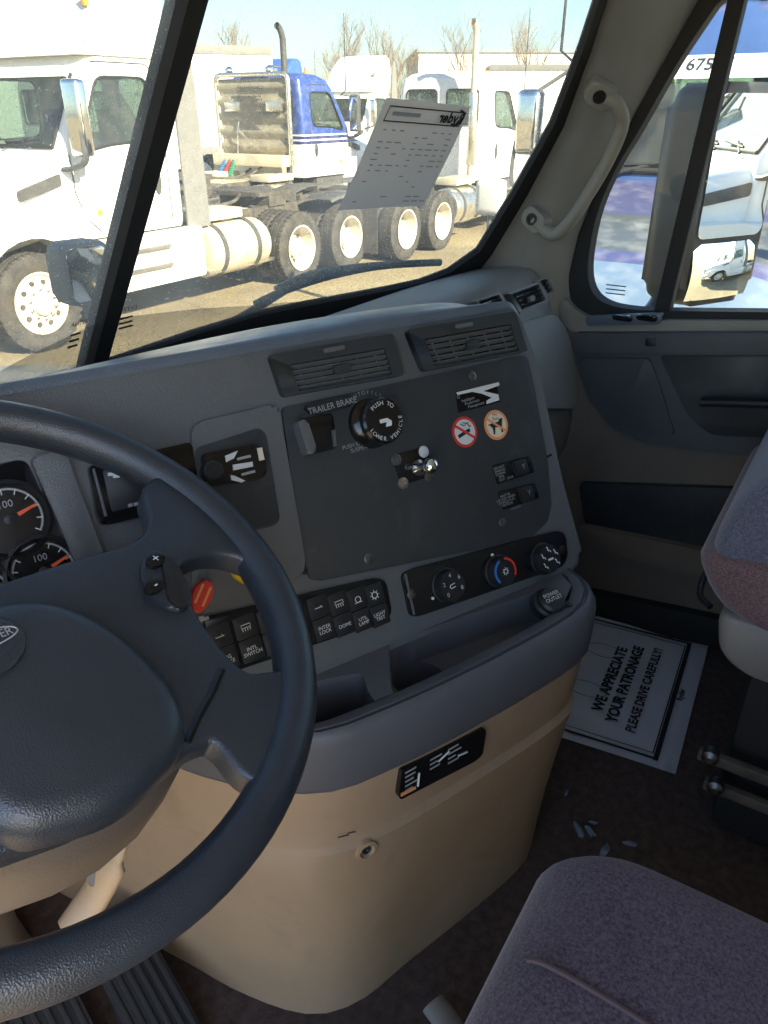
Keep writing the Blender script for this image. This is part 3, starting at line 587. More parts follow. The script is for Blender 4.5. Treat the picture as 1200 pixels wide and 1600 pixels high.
# ------------------------------------------------------------------ bare trees
def tree_mesh(seed, Ht):
    rs = random.Random(seed); tr = NB(); cr = NB()
    def limb(p, d, L, r, lev):
        pts = [p]; q = p; dd = d.copy(); n = 4 if lev < 2 else 3
        for i in range(n):
            dd = (dd + V((rs.uniform(-1, 1), rs.uniform(-1, 1), rs.uniform(-.2, .6))) * .14).normalized(); q = q + dd * (L / n); pts.append(q)
        tube(tr if lev == 0 else cr, pts, [r * (1 - .62 * i / n) for i in range(n + 1)], 6 if lev < 2 else 3, cap=False)
        if lev < 4:
            for i in range((11, 6, 6, 5)[lev]):
                k = rs.uniform(.25, 1) if lev else rs.uniform(.28, 1); j = min(int(k * n), n - 1); b0 = pts[j].lerp(pts[j + 1], k * n - j)
                az = rs.uniform(0, 6.283); up = rs.uniform(.55, 1.2); nd = (V((math.cos(az), math.sin(az), up)) + dd * .7).normalized()
                limb(b0, nd, L * rs.uniform(.38, .6), r * .50 * (1 - .3 * k), lev + 1)
    limb(V((0, 0, 0)), V((0, 0, 1)), Ht * .75, Ht * .016, 0)
    out = []
    for nm, b in (('trunk', tr), ('crown', cr)):
        me = bpy.data.meshes.new(nm); b.to_mesh(me); b.free(); me.materials.append(MAT['bark']); me.shade_smooth(); out.append(me)
    return out
TM = [tree_mesh(s, 11) for s in (3, 11, 23)]
TL = [(388, 74, 10.2), (540, 68, 9.8), (590, 66, 9.6), (632, 72, 8.0), (721, 70, 9.6), (829, 66, 9.8), (520, 90, 9), (560, 96, 8.6), (610, 92, 8.8), (1010, 60, 9)]
lab = {1: 'bare tree at the end of the clump, beside the blue tractor stack', 2: 'tallest bare tree standing up behind the white high roof tractor', 3: 'low bare tree between the clump and the warehouse end wall', 0: 'bare winter tree standing alone above the box trailer roof', 4: 'bare upright tree in front of the warehouse, beside the tall exhaust stack', 5: 'bare spreading tree in front of the warehouse wall above the white trailer'}
for i, (px, d, h) in enumerate(TL):
    x, y = polar(px, d); t = thing('bare_tree', lab.get(i, 'bare leafless tree in the clump beyond the white high roof tractor'), 'tree', (x, y, GZ), i * 1.3, 'bare trees beyond the yard'); t.scale = (h / 11 * .72, h / 11 * .72, h / 11 * .84)
    for me, nm in zip(TM[i % 3], ('trunk', 'crown')):
        o = bpy.data.objects.new(nm, me); COL.objects.link(o); o.parent = t
LOCAL[0] = False
# ================================================================== OUR CAB
WSR = Frame((0, 1.08, .82), (.85, -.29, .08), (0, -.3, .494))        # right pane of the split windshield, normal into the cab
WSL = Frame((0, 1.08, .82), (.85, .29, -.08), (0, -.3, .494))
FD = Frame((.95, 0, 0), (0, -1, 0), (0, 0, 1))                        # passenger door, a = toward the rear, normal into the cab
fl = NB(); box(fl, -1.0, -.95, -.06, 1.0, 1.25, 0); o = emit('cab_floor', fl, 'floor_carpet'); o['kind'] = 'structure'
CABT = thing('truck_cab', 'inside of the truck cab with greige pillar, black split windshield frame and headliner', 'truck cab', (0, 0, 0))
# --- windshield panes
def pane(fr, sgn, nm):
    edge = [(.9055, .012), (.9355, .163), (.9587, .317), (.9413, .4656), (.926, .5415), (.905, .66), (.88, .72), (.15, .74)]
    pts = [(0, 0), (-.02, -.06), (.30, -.06), (.62, -.045), (.80, -.035)] + edge
    pts = [(-.005, -.02), (-.02, -.09), (.45, -.07), (.65, -.035), (.80, -.03), (.88, -.012), (.905, .012), (.93, .12), (.9355, .163), (.9587, .317), (.9413, .4656), (.926, .5415), (.90, .66), (.87, .80), (.82, .90), (.235, .93)]
    P = [(a * sgn, b) for a, b in pts]
    b = NB(); b.faces.new([b.verts.new(fr.pt(a, c, 0)) for a, c in P]); g = emit('windshield_pane', b, 'windshield_glass', CABT, smooth=False); return g, P
def ring_strip(bm, fr, inner, outer, c0, c1):
    n = len(inner)
    A = [bm.verts.new(fr.pt(a, b, c1)) for a, b in inner]; B = [bm.verts.new(fr.pt(a, b, c1)) for a, b in outer]; C_ = [bm.verts.new(fr.pt(a, b, c0)) for a, b in outer]; D = [bm.verts.new(fr.pt(a, b, c0)) for a, b in inner]
    for i in range(n - 1):
        for p, q in ((A, B), (B, C_), (C_, D), (D, A)): bm.faces.new((p[i], p[i + 1], q[i + 1], q[i]))
    for i in (0, n - 1): bm.faces.new((A[i], B[i], C_[i], D[i]))
# glass edge and pillar edge, traced on the right pane
GE = [WSR.ab(*p) for p in ((-40, 640), (150, 568), (300, 517), (400, 487), (480, 471), (600, 449), (655, 437), (700, 420), (745, 388), (800, 298), (860, 190), (905, 70), (928, 0), (955, -90))] + [(.885, .76), (.84, .90)]
OE = [WSR.ab(*p) for p in ((-40, 700), (150, 640), (300, 600), (400, 575), (480, 550), (600, 520), (690, 485), (735, 440), (768, 398), (822, 308), (880, 197), (922, 77), (945, 5), (975, -90))] + [(.925, .77), (.90, .92)]
for fr, sg in ((WSR, 1), (WSL, -1)):
    g, P = pane(fr, sg, 'windshield_pane')
    b = NB(); ring_strip(b, fr, [(a * sg, c) for a, c in GE[1:]], [(a * sg, c) for a, c in OE[1:]], -.004, .012); emit('windshield_seal', b, 'black_rubber', CABT)
    b = NB(); fi = [GE[1], GE[2], GE[3], GE[4], GE[5]]; fo = [(a, c + d) for (a, c), d in zip(fi, (.10, .055, .02, .006, .003))]
    ring_strip(b, fr, [(a * sg, c) for a, c in fi], [(a * sg, c) for a, c in fo], .0042, .0046); emit('frit_band', b, 'frit', CABT, smooth=False)
# centre bar
b = NB(); d0, d1 = V((0, 1.115, .762)), V((0, .604, 1.604)); ax = (d1 - d0).normalized(); fr = Frame(d0, (1, 0, 0), ax)
prism(b, fr, rect(-.0175, 0, .0175, (d1 - d0).length), -.012, .022, .007); emit('windshield_divider', b, 'black_rubber', CABT)
# --- A pillars
le = [WSR.pt(.88, .92, .008)] + [WSR.hit(*p, .008) for p in ((985, -150), (958, -60), (943, 5), (920, 80), (878, 198), (820, 308), (766, 398), (733, 440), (712, 468), (700, 500))]
re_ = [V((.925, .24, 1.60))] + [onx(*p, .925) for p in ((1170, -150), (1125, -60), (1088, 0), (1035, 95), (985, 185), (932, 288), (900, 370), (886, 430), (880, 480), (880, 520))]
rows = []
for p, q in zip(le, re_):
    row = []
    for k in range(9):
        t = k / 8; m_ = p.lerp(q, t); bul = math.sin(math.pi * t) * .035
        row.append(m_ + (CAM - m_).normalized() * bul)
    row.append(q + V((.05, .0, 0))); rows.append(row)
def mirx(p): return V((-p.x, p.y, p.z))
for mir in (False, True):
    b = NB(); grid(b, [[mirx(p) if mir else p for p in r] for r in rows]); bmesh.ops.solidify(b, geom=b.faces[:], thickness=.006); emit('windshield_pillar', b, 'pillar_greige', CABT, ang=60)
# --- roof, rear wall, side walls (close the cab so that light comes in where it does in the photo)
b = NB(); box(b, -1.02, -1.02, 1.74, 1.02, .60, 1.82, .02); emit('roof', b, 'headliner', CABT)
b = NB(); box(b, -1.0, .42, 1.58, 1.0, .64, 1.75, .02); emit('header_panel', b, 'headliner', CABT)
b = NB(); box(b, -1.01, -1.0, -.05, 1.01, -.95, 1.745); emit('rear_wall', b, 'headliner', CABT)
for s in (-1, 1):
    b = NB(); box(b, s * .985 - .025, -.95, 0, s * .985 + .025, -.55, 1.745, .01); emit('side_wall', b, 'pillar_greige', CABT)
    b = NB(); box(b, s * .985 - .025, -.55, 1.60, s * .985 + .025, .50, 1.745, .01); emit('door_header', b, 'pillar_greige', CABT)
    b = NB(); box(b, s * .985 - .035, .595, -.05, s * .985 + .035, 1.2, .66, .01); emit('kick_panel', b, 'door_beige', CABT)
    b = NB(); box(b, s * .985 - .03, -.55, -.06, s * .985 + .03, .62, .02, .01); emit('door_sill', b, 'black_rubber', CABT)
b = NB(); box(b, -1.0, 1.2, -.06, 1.0, 1.25, .70); emit('firewall', b, 'dash_dark', CABT)
# --- our hood, cowl, hood mirror, wiper
b = NB(); P = []
for y, hw, z in ((1.18, .86, .66), (1.5, .80, .655), (2.0, .72, .60), (2.45, .64, .47), (2.7, .58, .25), (2.75, .55, -.3)):
    P.append([(hw * k, y, z - .16 * abs(k) ** 3) for k in (-1, -.9, -.7, -.4, 0, .4, .7, .9, 1)] )
grid(b, P); bmesh.ops.solidify(b, geom=b.faces[:], thickness=.02); emit('hood', b, 'white_paint', CABT, ang=70)
b = NB(); box(b, -.98, 1.10, .52, .98, 1.30, .63, .03); emit('cowl', b, 'dark_trim', CABT)
hm = thing('hood_mirror', 'grey hood mirror with chrome face on the right fender outside the windshield', 'mirror', (.66, 1.9, .5))
c = (onz(95, 430, .79) + onz(160, 430, .79)) * .5; c = ony(140, 428, 1.9); nrm = ((CAM - c).normalized() + V((.35, -1, 0)).normalized()); nrm.z = 0; nrm.normalize(); uu = V((0, 0, 1)).cross(nrm)
fm = Frame(c, uu, (0, 0, 1)); 
b = NB(); prism(b, fm, rnd(rect(-.075, -.085, .075, .085), .03), -.09, 0, .02, 3, both=True); ho = emit('housing', b, 'grey_trim', hm, ang=50)
b = NB(); prism(b, fm, rnd(rect(-.062, -.074, .062, .074), .025), 0, .004, .003); emit('mirror_glass', b, 'chrome', hm)
b = NB(); tube(b, smooth_path([fm.pt(0, -.08, -.04), fm.pt(.02, -.2, -.06), V((.66, 1.98, .49))]), .018); emit('stem', b, 'grey_trim', hm)
wp = thing('windshield_wiper', 'black windshield wiper lying along the bottom of the right windshield pane', 'wiper', tuple(WSR.hit(420, 478, -.02)))
b = NB(); tube(b, smooth_path([WSR.hit(*p, -.025) for p in ((398, 476), (450, 452), (520, 430), (600, 415), (688, 410))]), .006, 8, flat=1.3); bl = emit('blade', b, 'black_rubber', wp)
b = NB(); tube(b, smooth_path([WSR.hit(*p, -.04) for p in ((350, 510), (400, 482), (470, 438), (489, 426))]), [.008] * 18 + [.006], 8); emit('arm', b, 'dark_trim', wp)
b = NB(); tube(b, smooth_path([WSR.hit(*p, -.035) for p in ((430, 452), (485, 428), (560, 416), (610, 412))]), .006, 6); emit('bridge', b, 'dark_trim', bl)
# --- sheet of paper stuck to the windshield
t = thing('paper_sheet', 'printed sheet of white paper stuck to the windshield, seen from behind', 'paper', tuple(WSR.hit(630, 240, .006)))
pc = [WSR.ab(*p, .006) for p in ((603, 152), (735, 166), (665, 325), (526, 328))]
b = NB(); P = []
for j in range(9):
    v_ = j / 8; a0 = V(pc[0]).lerp(V(pc[3]), v_); a1 = V(pc[1]).lerp(V(pc[2]), v_)
    P.append([WSR.pt(*a0.lerp(a1, i / 8), .007 + .007 * math.sin(v_ * 3 + i * .25) * v_) for i in range(9)])
grid(b, P); sh = emit('sheet', b, 'paper', t, ang=180)
def sheet_fr(u, v_, c=.011):
    a0 = V(pc[0]).lerp(V(pc[3]), v_); a1 = V(pc[1]).lerp(V(pc[2]), v_); q = a0.lerp(a1, u); d = (V(pc[1]) - V(pc[0])); f = WSR.moved(q.x, q.y, c + .009 * math.sin(v_ * 3) * v_); uu = WSR.u * d.x + WSR.w * d.y; dw = V(pc[0]) - V(pc[3]); return Frame(f.o, uu, WSR.u * dw.x + WSR.w * dw.y)
text('lettering', 'Ryder', sheet_fr(.80, .105), 'ink', sh, .026, bold=.0008, mirror=True)
b = NB(); f = sheet_fr(.885, .10); tube(b, smooth_path([f.pt(x, y, .001) for x, y in ((-.004, .014), (.008, .010), (.010, -.002), (.001, -.012), (-.012, -.011))]), .0018, 5); emit('logo', b, 'ink', sh)
b = NB(); c4 = [sheet_fr(*q).o for q in ((.06, .05), (.95, .05), (.93, .17), (.05, .17))]; tube(b, c4, .0009, 4, closed=True); emit('header_box', b, 'ink', sh)
rs = random.Random(4); b = NB()
for r_ in range(14):
    for k in range(9):
        if rs.random() < (.7 if r_ < 7 else .2):
            f = sheet_fr(.10 + k * .095, .24 + r_ * .05, .0115); L_ = rs.uniform(.005, .016); prism(b, f, rect(-L_ / 2, -.0009, L_ / 2, .0007), -.0004, .0004)
o = emit('printed_lines', b, 'ink_soft', sh); o['kind'] = 'stuff'
b = NB(); prism(b, sheet_fr(.28, .105, .0115), rect(-.035, -.003, .03, .003), -.0004, .0004); emit('printed_title', b, 'ink_soft', sh)
# maker's marks on the glass
for px, py in ((122, 505), (196, 483)):
    fr = WSL if px < 140 else WSR; f = Frame(fr.hit(px, py, .005), WSR.u if px > 140 else WSL.u, WSR.w)
    text('glass_mark', 'DTNA', f, 'ink', CABT, .011, mirror=True, sx=1.3)
    b = NB(); [prism(b, f.moved(0, -.018 - k * .010), rect(-.012, -.0015, .012, .0015), 0, .001) for k in range(3)]; o = emit('glass_mark', b, 'ink', CABT); o['kind'] = 'stuff'
# ------------------------------------------------------------------ grab handle on the pillar
gh = thing('grab_handle', 'greige grab handle bolted to the windshield pillar with two bolts', 'handle', tuple(onx(900, 250, .80)))
def pil(px, py, lift=0):
    # a point on the pillar surface, found between its two traced edges
    best = None
    for r in range(len(rows) - 1):
        for k in range(8):
            a, b_, c_ = rows[r][k], rows[r][k + 1], rows[r + 1][k]; n = (b_ - a).cross(c_ - a)
            if abs(n.length) < 1e-9: continue
            n.normalize(); d = ray(px, py); q = CAM + d * ((a - CAM).dot(n) / d.dot(n))
            ctr = (a + b_ + c_ + rows[r + 1][k + 1]) / 4; e = (q - ctr).length
            if best is None or e < best[0]: best = (e, q, n if n.dot(CAM - q) > 0 else -n)
    return best[1] + (CAM - best[1]).normalized() * lift, best[2]
hp = [pil(948, 153, .020)[0], pil(964, 162, .040)[0], pil(972, 195, .055)[0], pil(950, 250, .06)[0], pil(915, 310, .06)[0], pil(885, 352, .055)[0], pil(862, 366, .035)[0], pil(836, 342, .012)[0]]
b = NB(); tube(b, smooth_path(hp, 6), [.015] * 43, 14, flat=.9); emit('bar', b, 'pillar_greige', gh, ang=80)
for px, py, rot in ((936, 146, .5), (835, 342, .6)):
    q, n = pil(px, py, .018 if px > 900 else .012); f = Frame(q, V((1, -.3, 0)), V((0, 0, 1))); f = Frame(q, n.cross(V((0, 0, 1))) * -1, V((0, 0, 1))); f = Frame(q, (V((0, 0, 1)).cross(n)), n.cross(V((0, 0, 1)).cross(n))).moved(0, 0, 0, -rot)
    b = NB(); prism(b, f, rnd(rect(-.026, -.021, .032, .021), .015), -.02, .012, .006, 3); mo = emit('mount', b, 'pillar_greige', gh, ang=60)
    b = NB(); lathe(b, f.moved(0, 0, .0125), [(.0125, -.004), (.0125, .002), (.0075, .002), (.007, .0005), (.0001, .0005)], 16, cap=False); emit('bolt', b, 'black_plastic', mo)
# ------------------------------------------------------------------ passenger door
D = thing('passenger_door', 'passenger door with greige sill, dark upper panel, map pocket and split window', 'door', (.97, 0, .02))
def dpl(nm, pxs, c0, c1, m, bev=.004, r=0, parent=D, ab=False, seg=2, ang=40):
    P = pxs if ab else [FD.ab(*p, c1) for p in pxs]
    if r: P = rnd(P, r)
    b = NB(); prism(b, FD, P, c0, c1, bev, seg); return emit(nm, b, m, parent, ang=ang)
dpl('door_skin', [(-.60, .03), (.53, .03), (.53, .79), (-.60, .79)], -.045, -.006, 'door_beige', ab=True)
# window opening: inner (glass) edge and outer edge of the black frame
wi = [FD.ab(*p) for p in ((1120, 10), (1060, 100), (1000, 205), (968, 258), (940, 320), (926, 375), (921, 425), (929, 456), (950, 473), (985, 481), (1040, 484), (1200, 486))] + [(.46, .86), (.46, 1.55), (-.18, 1.55)]
wo = [FD.ab(*p) for p in ((1058, 5), (985, 180), (940, 268), (915, 325), (900, 375), (893, 415), (892, 450), (900, 480), (922, 492), (970, 496), (1040, 497), (1200, 498))] + [(.52, .845), (.52, 1.61), (-.27, 1.61)]
def sm2(P): return [tuple(p)[:2] for p in smooth_path([(a, c, 0) for a, c in P], 4)]
WI = sm2(wi[:12]) + wi[12:]; WO = sm2(wo[:12]) + wo[12:]
b = NB(); ring_strip(b, FD, WI + WI[:1], WO + WO[:1], -.03, .012); emit('window_frame', b, 'black_rubber', D)
b = NB(); b.faces.new([b.verts.new(FD.pt(a, c, -.012)) for a, c in WI]); emit('window_glass', b, 'door_glass', D, smooth=False)
dpl('window_divider', [(1113, 100), (1139, 100), (1047, 484), (1021, 484)] if False else [(1150, -60), (1178, -60), (1046, 486), (1021, 486)], -.018, .014, 'black_rubber', .004)
# greige sill trim with ledge
dpl('sill_trim', [(874, 470), (884, 468), (899, 484), (915, 494), (960, 500), (1200, 502), (1260, 502), (1260, 522), (896, 520), (872, 500)], -.006, .030, 'pillar_greige', .010, .006)
b = NB(); prism(b, FD, rect(.09, .775, .50, .80), .03, .05, .008); emit('grab_ledge', b, 'pillar_greige', D)
sp = dpl('switch_plate', [(914, 494), (1036, 489), (1031, 507), (916, 509)], .030, .040, 'dash_pad', .003, .006)
for px in (973, 1011):
    b = NB(); f = Frame(FD.hit(px, 497, .042), FD.u, FD.w); prism(b, f, rnd(rect(-.022, -.005, .022, .006), .005), -.002, .006, .003); so_ = emit('window_switch', b, 'gloss_black', sp)
    b = NB(); prism(b, f.moved(.014, .003), rnd(rect(-.006, -.004, .006, .006), .003), .004, .014, .003); emit('switch_lever', b, 'gloss_black', so_)
dpl('upper_panel', [(893, 516), (1320, 516), (1320, 735), (1170, 712), (1080, 703), (1000, 690), (955, 668), (920, 625), (900, 570)], -.006, .026, 'door_dark', .010, .012)
dpl('arm_rest', [(895, 521), (1320, 521), (1320, 552), (1040, 552), (893, 552)], .02, .052, 'door_dark', .016, .008, seg=4)
dpl('pull_recess', [(1030, 556), (1320, 556), (1320, 690), (1110, 680), (1075, 650), (1050, 600)], .02, .030, 'dash_dark', .004, .012)
dpl('speaker_panel', [(905, 560), (1015, 560), (1030, 600), (1055, 682), (960, 664), (925, 622)], .02, .032, 'door_dark', .006, .012)
b = NB(); tube(b, [FD.hit(1096, 628, .062), FD.hit(1160, 629, .066), FD.hit(1240, 632, .066)], .014, 10, flat=.7); emit('pull_handle', b, 'black_plastic', D)
dpl('screw_cap', [(1008, 528), (1024, 528), (1024, 541), (1008, 541)], .05, .054, 'black_plastic', .001, .003)
dpl('map_pocket', [(905, 755), (1320, 770), (1320, 895), (1110, 866), (915, 825)], -.006, .012, 'dash_dark', .003, .01)
dpl('pocket_rim', [(905, 822), (1110, 863), (1320, 893), (1320, 930), (1110, 905), (915, 858)], -.006, .034, 'door_beige', .008, .006)
dpl('threshold_trim', [(915, 925), (1320, 1010), (1320, 1080), (1110, 1010), (915, 968)], -.006, .022, 'black_rubber', .004)
f = Frame(FD.hit(962, 452, -.009), FD.u, FD.w)
b = NB(); [prism(b, f.moved(0, .008 - k * .009), rect(-.022, -.0012, .022, .0012), 0, .0006) for k in range(3)]; o = emit('glass_mark', b, 'ink', D); o['kind'] = 'stuff'
# ------------------------------------------------------------------ passenger side mirror, outside
mc = onx(1145, 250, 1.27); az = R_(210); mn = V((math.sin(az), math.cos(az), 0)); fm = Frame(mc, V((0, 0, 1)).cross(mn), (0, 0, 1))
M_ = thing('side_mirror', 'tall dark door mirror with flat and convex glass outside the passenger window', 'mirror', (1.15, .42, .70))
def mab(*ps): return [fm.ab(*p) for p in ps]
fg = mab((1131, 142), (1215, 138), (1185, 370), (1097, 369)); cg = mab((1102, 380), (1172, 375), (1159, 459), (1092, 461))
x0 = min(p[0] for p in fg + cg) - .012; x1 = max(p[0] for p in fg + cg) + .012; zt = max(p[1] for p in fg) + .012; zb = min(p[1] for p in cg) - .015
b = NB(); prism(b, fm, rnd(rect(x0 - .014, zb, x1, zt), .05, 6), -.13, -.004, .045, 5, both=True); emit('housing', b, 'black_plastic', M_, ang=60)
zs_ = fm.ab(1140, 374)[1]
b = NB(); prism(b, fm, rnd(rect(x0 + .012, zs_ + .006, x1 - .008, zt - .022), .02), -.01, 0, .002); emit('flat_glass', b, 'mirror', M_, smooth=False)
b = NB(); P = []; a0, a1, b0, b1 = x0 + .012, x1 - .014, zb + .014, zs_ - .006
for j in range(13):
    P.append([fm.pt(a0 + (a1 - a0) * i / 12, b0 + (b1 - b0) * j / 12, .012 - .010 * (((i - 6) / 6) ** 2 + ((j - 6) / 6) ** 2)) for i in range(13)])
grid(b, P); emit('convex_glass', b, 'mirror', M_, ang=180)
b = NB(); tube(b, smooth_path([fm.pt(x0 + .05, zb + .05, -.09), fm.pt(x0, zb - .03, -.09), V((1.03, .50, zb + fm.o.z - .07))]), .026, 12); emit('arm', b, 'dark_trim', M_)
# ------------------------------------------------------------------ seats
def lump(bm, xs, prof, rx=.05, n=7):
    # extrude a (y,z) profile along x with rounded ends
    x0, x1 = xs; cy = sum(p[0] for p in prof) / len(prof); cz = sum(p[1] for p in prof) / len(prof); rings = []
    st = [(x0 + rx * (1 - math.cos(t)), 1 - rx * (1 - math.sin(t)) * 1.8 / max(.2, max(p[1] for p in prof) - min(p[1] for p in prof)) * .5) for t in [math.pi / 2 * k / n for k in range(n + 1)]]
    for x, s in st: rings.append([(x, cy + (y - cy) * s, cz + (z - cz) * s) for y, z in prof])
    for x, s in [(x0 + x1 - x, s) for x, s in st[::-1]]: rings.append([(x, cy + (y - cy) * s, cz + (z - cz) * s) for y, z in prof])
    loft(bm, rings)
ds = thing('driver_seat', 'purple grey cloth driver seat with stitched cushion beside the steering wheel', 'seat', (-.54, -.12, 0))
b = NB(); prof = rnd([(.10, .45), (.148, .530), (.098, .578), (-.05, .578), (-.30, .565), (-.38, .54), (-.38, .42), (.04, .39)], .05, 5); lump(b, (-.80, -.256), prof, .045); cu = emit('cushion', b, 'seat_fabric', ds, ang=180)
b = NB(); tube(b, smooth_path([onz(*p, .5785) for p in ((822, 1500), (838, 1502), (866, 1514), (930, 1550), (1010, 1600), (1120, 1680))]), .0024, 6); emit('seam', b, 'seat_seam', cu)
b = NB(); prof = rnd([(-.36, .48), (-.28, .52), (-.34, .85), (-.42, 1.18), (-.50, 1.20), (-.50, .50)], .05, 5); lump(b, (-.78, -.30), prof, .07); emit('backrest', b, 'seat_fabric', ds, ang=180)
b = NB(); box(b, -.76, -.34, .30, -.31, .12, .40, .03); emit('seat_pan', b, 'seat_plastic', ds)
b = NB(); box(b, -.70, -.30, .0, -.37, .06, .31, .03); emit('suspension_boot', b, 'black_rubber', ds)
b = NB(); q0 = onz(700, 1595, .02); tube(b, smooth_path([q0 + V((-.14, -.12, .06)), q0 + V((-.03, -.03, .02)), q0 + V((.0, .025, .02))]), [.02] * 13, 12, flat=.6); emit('adjust_lever', b, 'seat_plastic', ds)
ps = thing('passenger_seat', 'sky-tinted cloth passenger seat with beige plastic pan on a black base', 'seat', (.60, -.12, 0))
prof = [(.055, .49), (.095, .515), (.118, .55), (.126, .59), (.120, .635), (.104, .68), (.078, .72), (.045, .75), (0, .772), (-.08, .785), (-.2, .78), (-.42, .76), (-.46, .7), (-.46, .5)]
b = NB(); lump(b, (.335, .87), [(p.x - .010, p.y) for p in smooth_path([(y, z, 0) for y, z in prof], 3)], .05); cu = emit('cushion', b, 'seat_sky_tint', ps, ang=180)
b = NB(); tube(b, smooth_path([onx(1122, 826, .50), onx(1140, 814, .43), onx(1170, 812, .38), V((.345, -.02, .63)), V((.345, -.2, .64))]), .0035, 6); emit('seam', b, 'seat_seam', cu)
prof = [(.02, .478), (.085, .50), (.122, .545), (.128, .585), (.05, .60), (-.2, .605), (-.42, .60), (-.44, .50), (-.2, .478)]
b = NB(); lump(b, (.321, .884), [(p.x - .002, p.y) for p in smooth_path([(y, z, 0) for y, z in prof], 3)], .05); emit('cushion_skirt', b, 'seat_side', ps, ang=180)
b = NB(); prof = rnd([(-.38, .70), (-.30, .74), (-.36, 1.05), (-.44, 1.36), (-.54, 1.36), (-.54, .70)], .05, 5); lump(b, (.36, .85), prof, .07); emit('backrest', b, 'seat_fabric', ps, ang=180)
b = NB(); prof = rnd([(.085, .495), (.07, .42), (.03, .395), (-.40, .39), (-.44, .50)], .025, 4); lump(b, (.325, .86), prof, .02, 4); emit('seat_pan', b, 'seat_plastic', ps, ang=50)
b = NB(); box(b, .36, -.36, .02, .82, .02, .40, .03); emit('seat_base', b, 'black_rubber', ps)
for k, (y0, z0) in enumerate(((.06, .20), (.04, .14))):
    b = NB(); box(b, .318, -.40, z0, .333, y0, z0 + .022, .004); emit('slide_rail', b, 'frame_dark', ps)
    b = NB(); lathe(b, Frame((.318, y0 - .02, z0 + .02), (0, -1, 0), (0, 0, 1)), [(.014, -.01), (.014, .008), (.006, .014), (.0001, .014)], 12, cap=False); emit('bolt', b, 'screw_steel', ps)
b = NB(); box(b, .33, -.35, .24, .35, -.05, .36, .01); emit('linkage', b, 'frame_dark', ps)
b = NB(); tube(b, smooth_path([onx(1110, 885, .52), onx(1098, 905, .50), onx(1094, 930, .48), onx(1110, 948, .46)]), .006, 8); emit('release_lever', b, 'black_plastic', ps)
# ------------------------------------------------------------------ floor mat of paper, scraps, pedals
pm = thing('paper_floor_mat', 'white paper floor mat with printed thanks lying before the passenger seat', 'floor mat', tuple(onz(1000, 1090, 0)))
c4 = [onz(1107, 1009, .006), onz(1055, 1211, .006), onz(880, 1154, .006)]; e1 = c4[1] - c4[0]; e2 = c4[2] - c4[1]; e2 = e2.normalized() * (e2.length * 1.35)
FMt = Frame(c4[1] + e2, -e1.normalized() * -1, -e2)       # a along e1 (toward lower right), b back toward c4
mu = (c4[0] - c4[1]).normalized(); mw = (-e2).normalized()
FMt = Frame(c4[1], mu, mu.cross(V((0, 0, 1))) * -1); sgn = 1 if FMt.n.z > 0 else -1
Lm = e1.length; Wm = e2.length
def mpt(s, t_, z=0): return c4[1] + mu * (Lm * s) + e2.normalized() * (Wm * t_) + V((0, 0, z))
b = NB(); P = [[mpt(i / 10, j / 10, .002 + .0006 * math.sin(i * .9 + j * .5)) for i in range(11)] for j in range(11)]; grid(b, P); bmesh.ops.solidify(b, geom=b.faces[:], thickness=.0008); sh = emit('sheet', b, 'paper_mat', pm, ang=180)
FT = Frame(mpt(0, 0, .004), mu, -e2)                       # text frame: reads along mu, up is toward -e2? (set below)
def mfr(s, t_, z=.0065):
    w_ = e2.normalized(); f = Frame(mpt(s, t_, z), mu, w_)
    return f
b = NB()
for ds_, dt, wd in ((.045, .139, .010), (.075, .165, .0025)):
    q = [mpt(ds_, dt, .006), mpt(1 - ds_, dt, .006), mpt(1 - ds_, .97 - (dt - .139), .006), mpt(ds_, .97 - (dt - .139), .006)]
    for i, j in ((0, 1), (1, 2), (3, 2), (0, 3)):
        p, r_ = q[i], q[j]; dr = (r_ - p).normalized(); wd_ = wd if (i, j) == (0, 1) else wd * .55; ft = Frame(p, dr, V((0, 0, 1)).cross(dr)); prism(b, ft, rect(-wd / 2, -wd_ / 2, (r_ - p).length + wd / 2, wd_ / 2), 0, .0006 + .0002 * i)
emit('printed_border', b, 'ink', sh)
for s_, tt, sz, bo, k in (('WE APPRECIATE', .60, .0335, .0013, 1.04), ('YOUR PATRONAGE', .485, .0335, .0013, 1.0), ('PLEASE DRIVE CAREFULLY!', .345, .028, .0008, .98)):
    text('lettering', s_, mfr(.50, tt, .0062), 'ink', sh, sz, c=.0004, bold=bo, sx=k)
text('lettering', 'Ryder', mfr(.52, .095, .0062), 'ink', sh, .018, c=.0004, bold=.0006)
for s_, tt in ((.366, .73), (.70, .73)):
    f = mfr(s_, tt, .0062); b = NB(); tube(b, [f.pt(a, c, 0) for a, c in circ(0, 0, .026, 20, .045)], .0009, 4, closed=True); emit('footprint_outline', b, 'ink_soft', sh)
for i, (px, py, r_) in enumerate(((885, 1238, .006), (922, 1298, .010), (928, 1285, .005), (945, 1330, .013), (905, 1298, .012), (985, 1318, .007))):
    rs = random.Random(i); q = onz(px, py, .004); f = Frame(q, (math.cos(i), math.sin(i), 0), (-math.sin(i), math.cos(i), 0)); b = NB()
    prism(b, f, [(r_ * rs.uniform(.6, 1.3) * math.cos(k * .785) * 1.6, r_ * rs.uniform(.5, 1.2) * math.sin(k * .785) * .7) for k in range(8)], -.003, .002, .001)
    tag(emit('litter_scrap', b, 'scrap', None), 'small pale scrap of plastic film on the dark cab floor', 'litter', 'scraps of film on the floor')
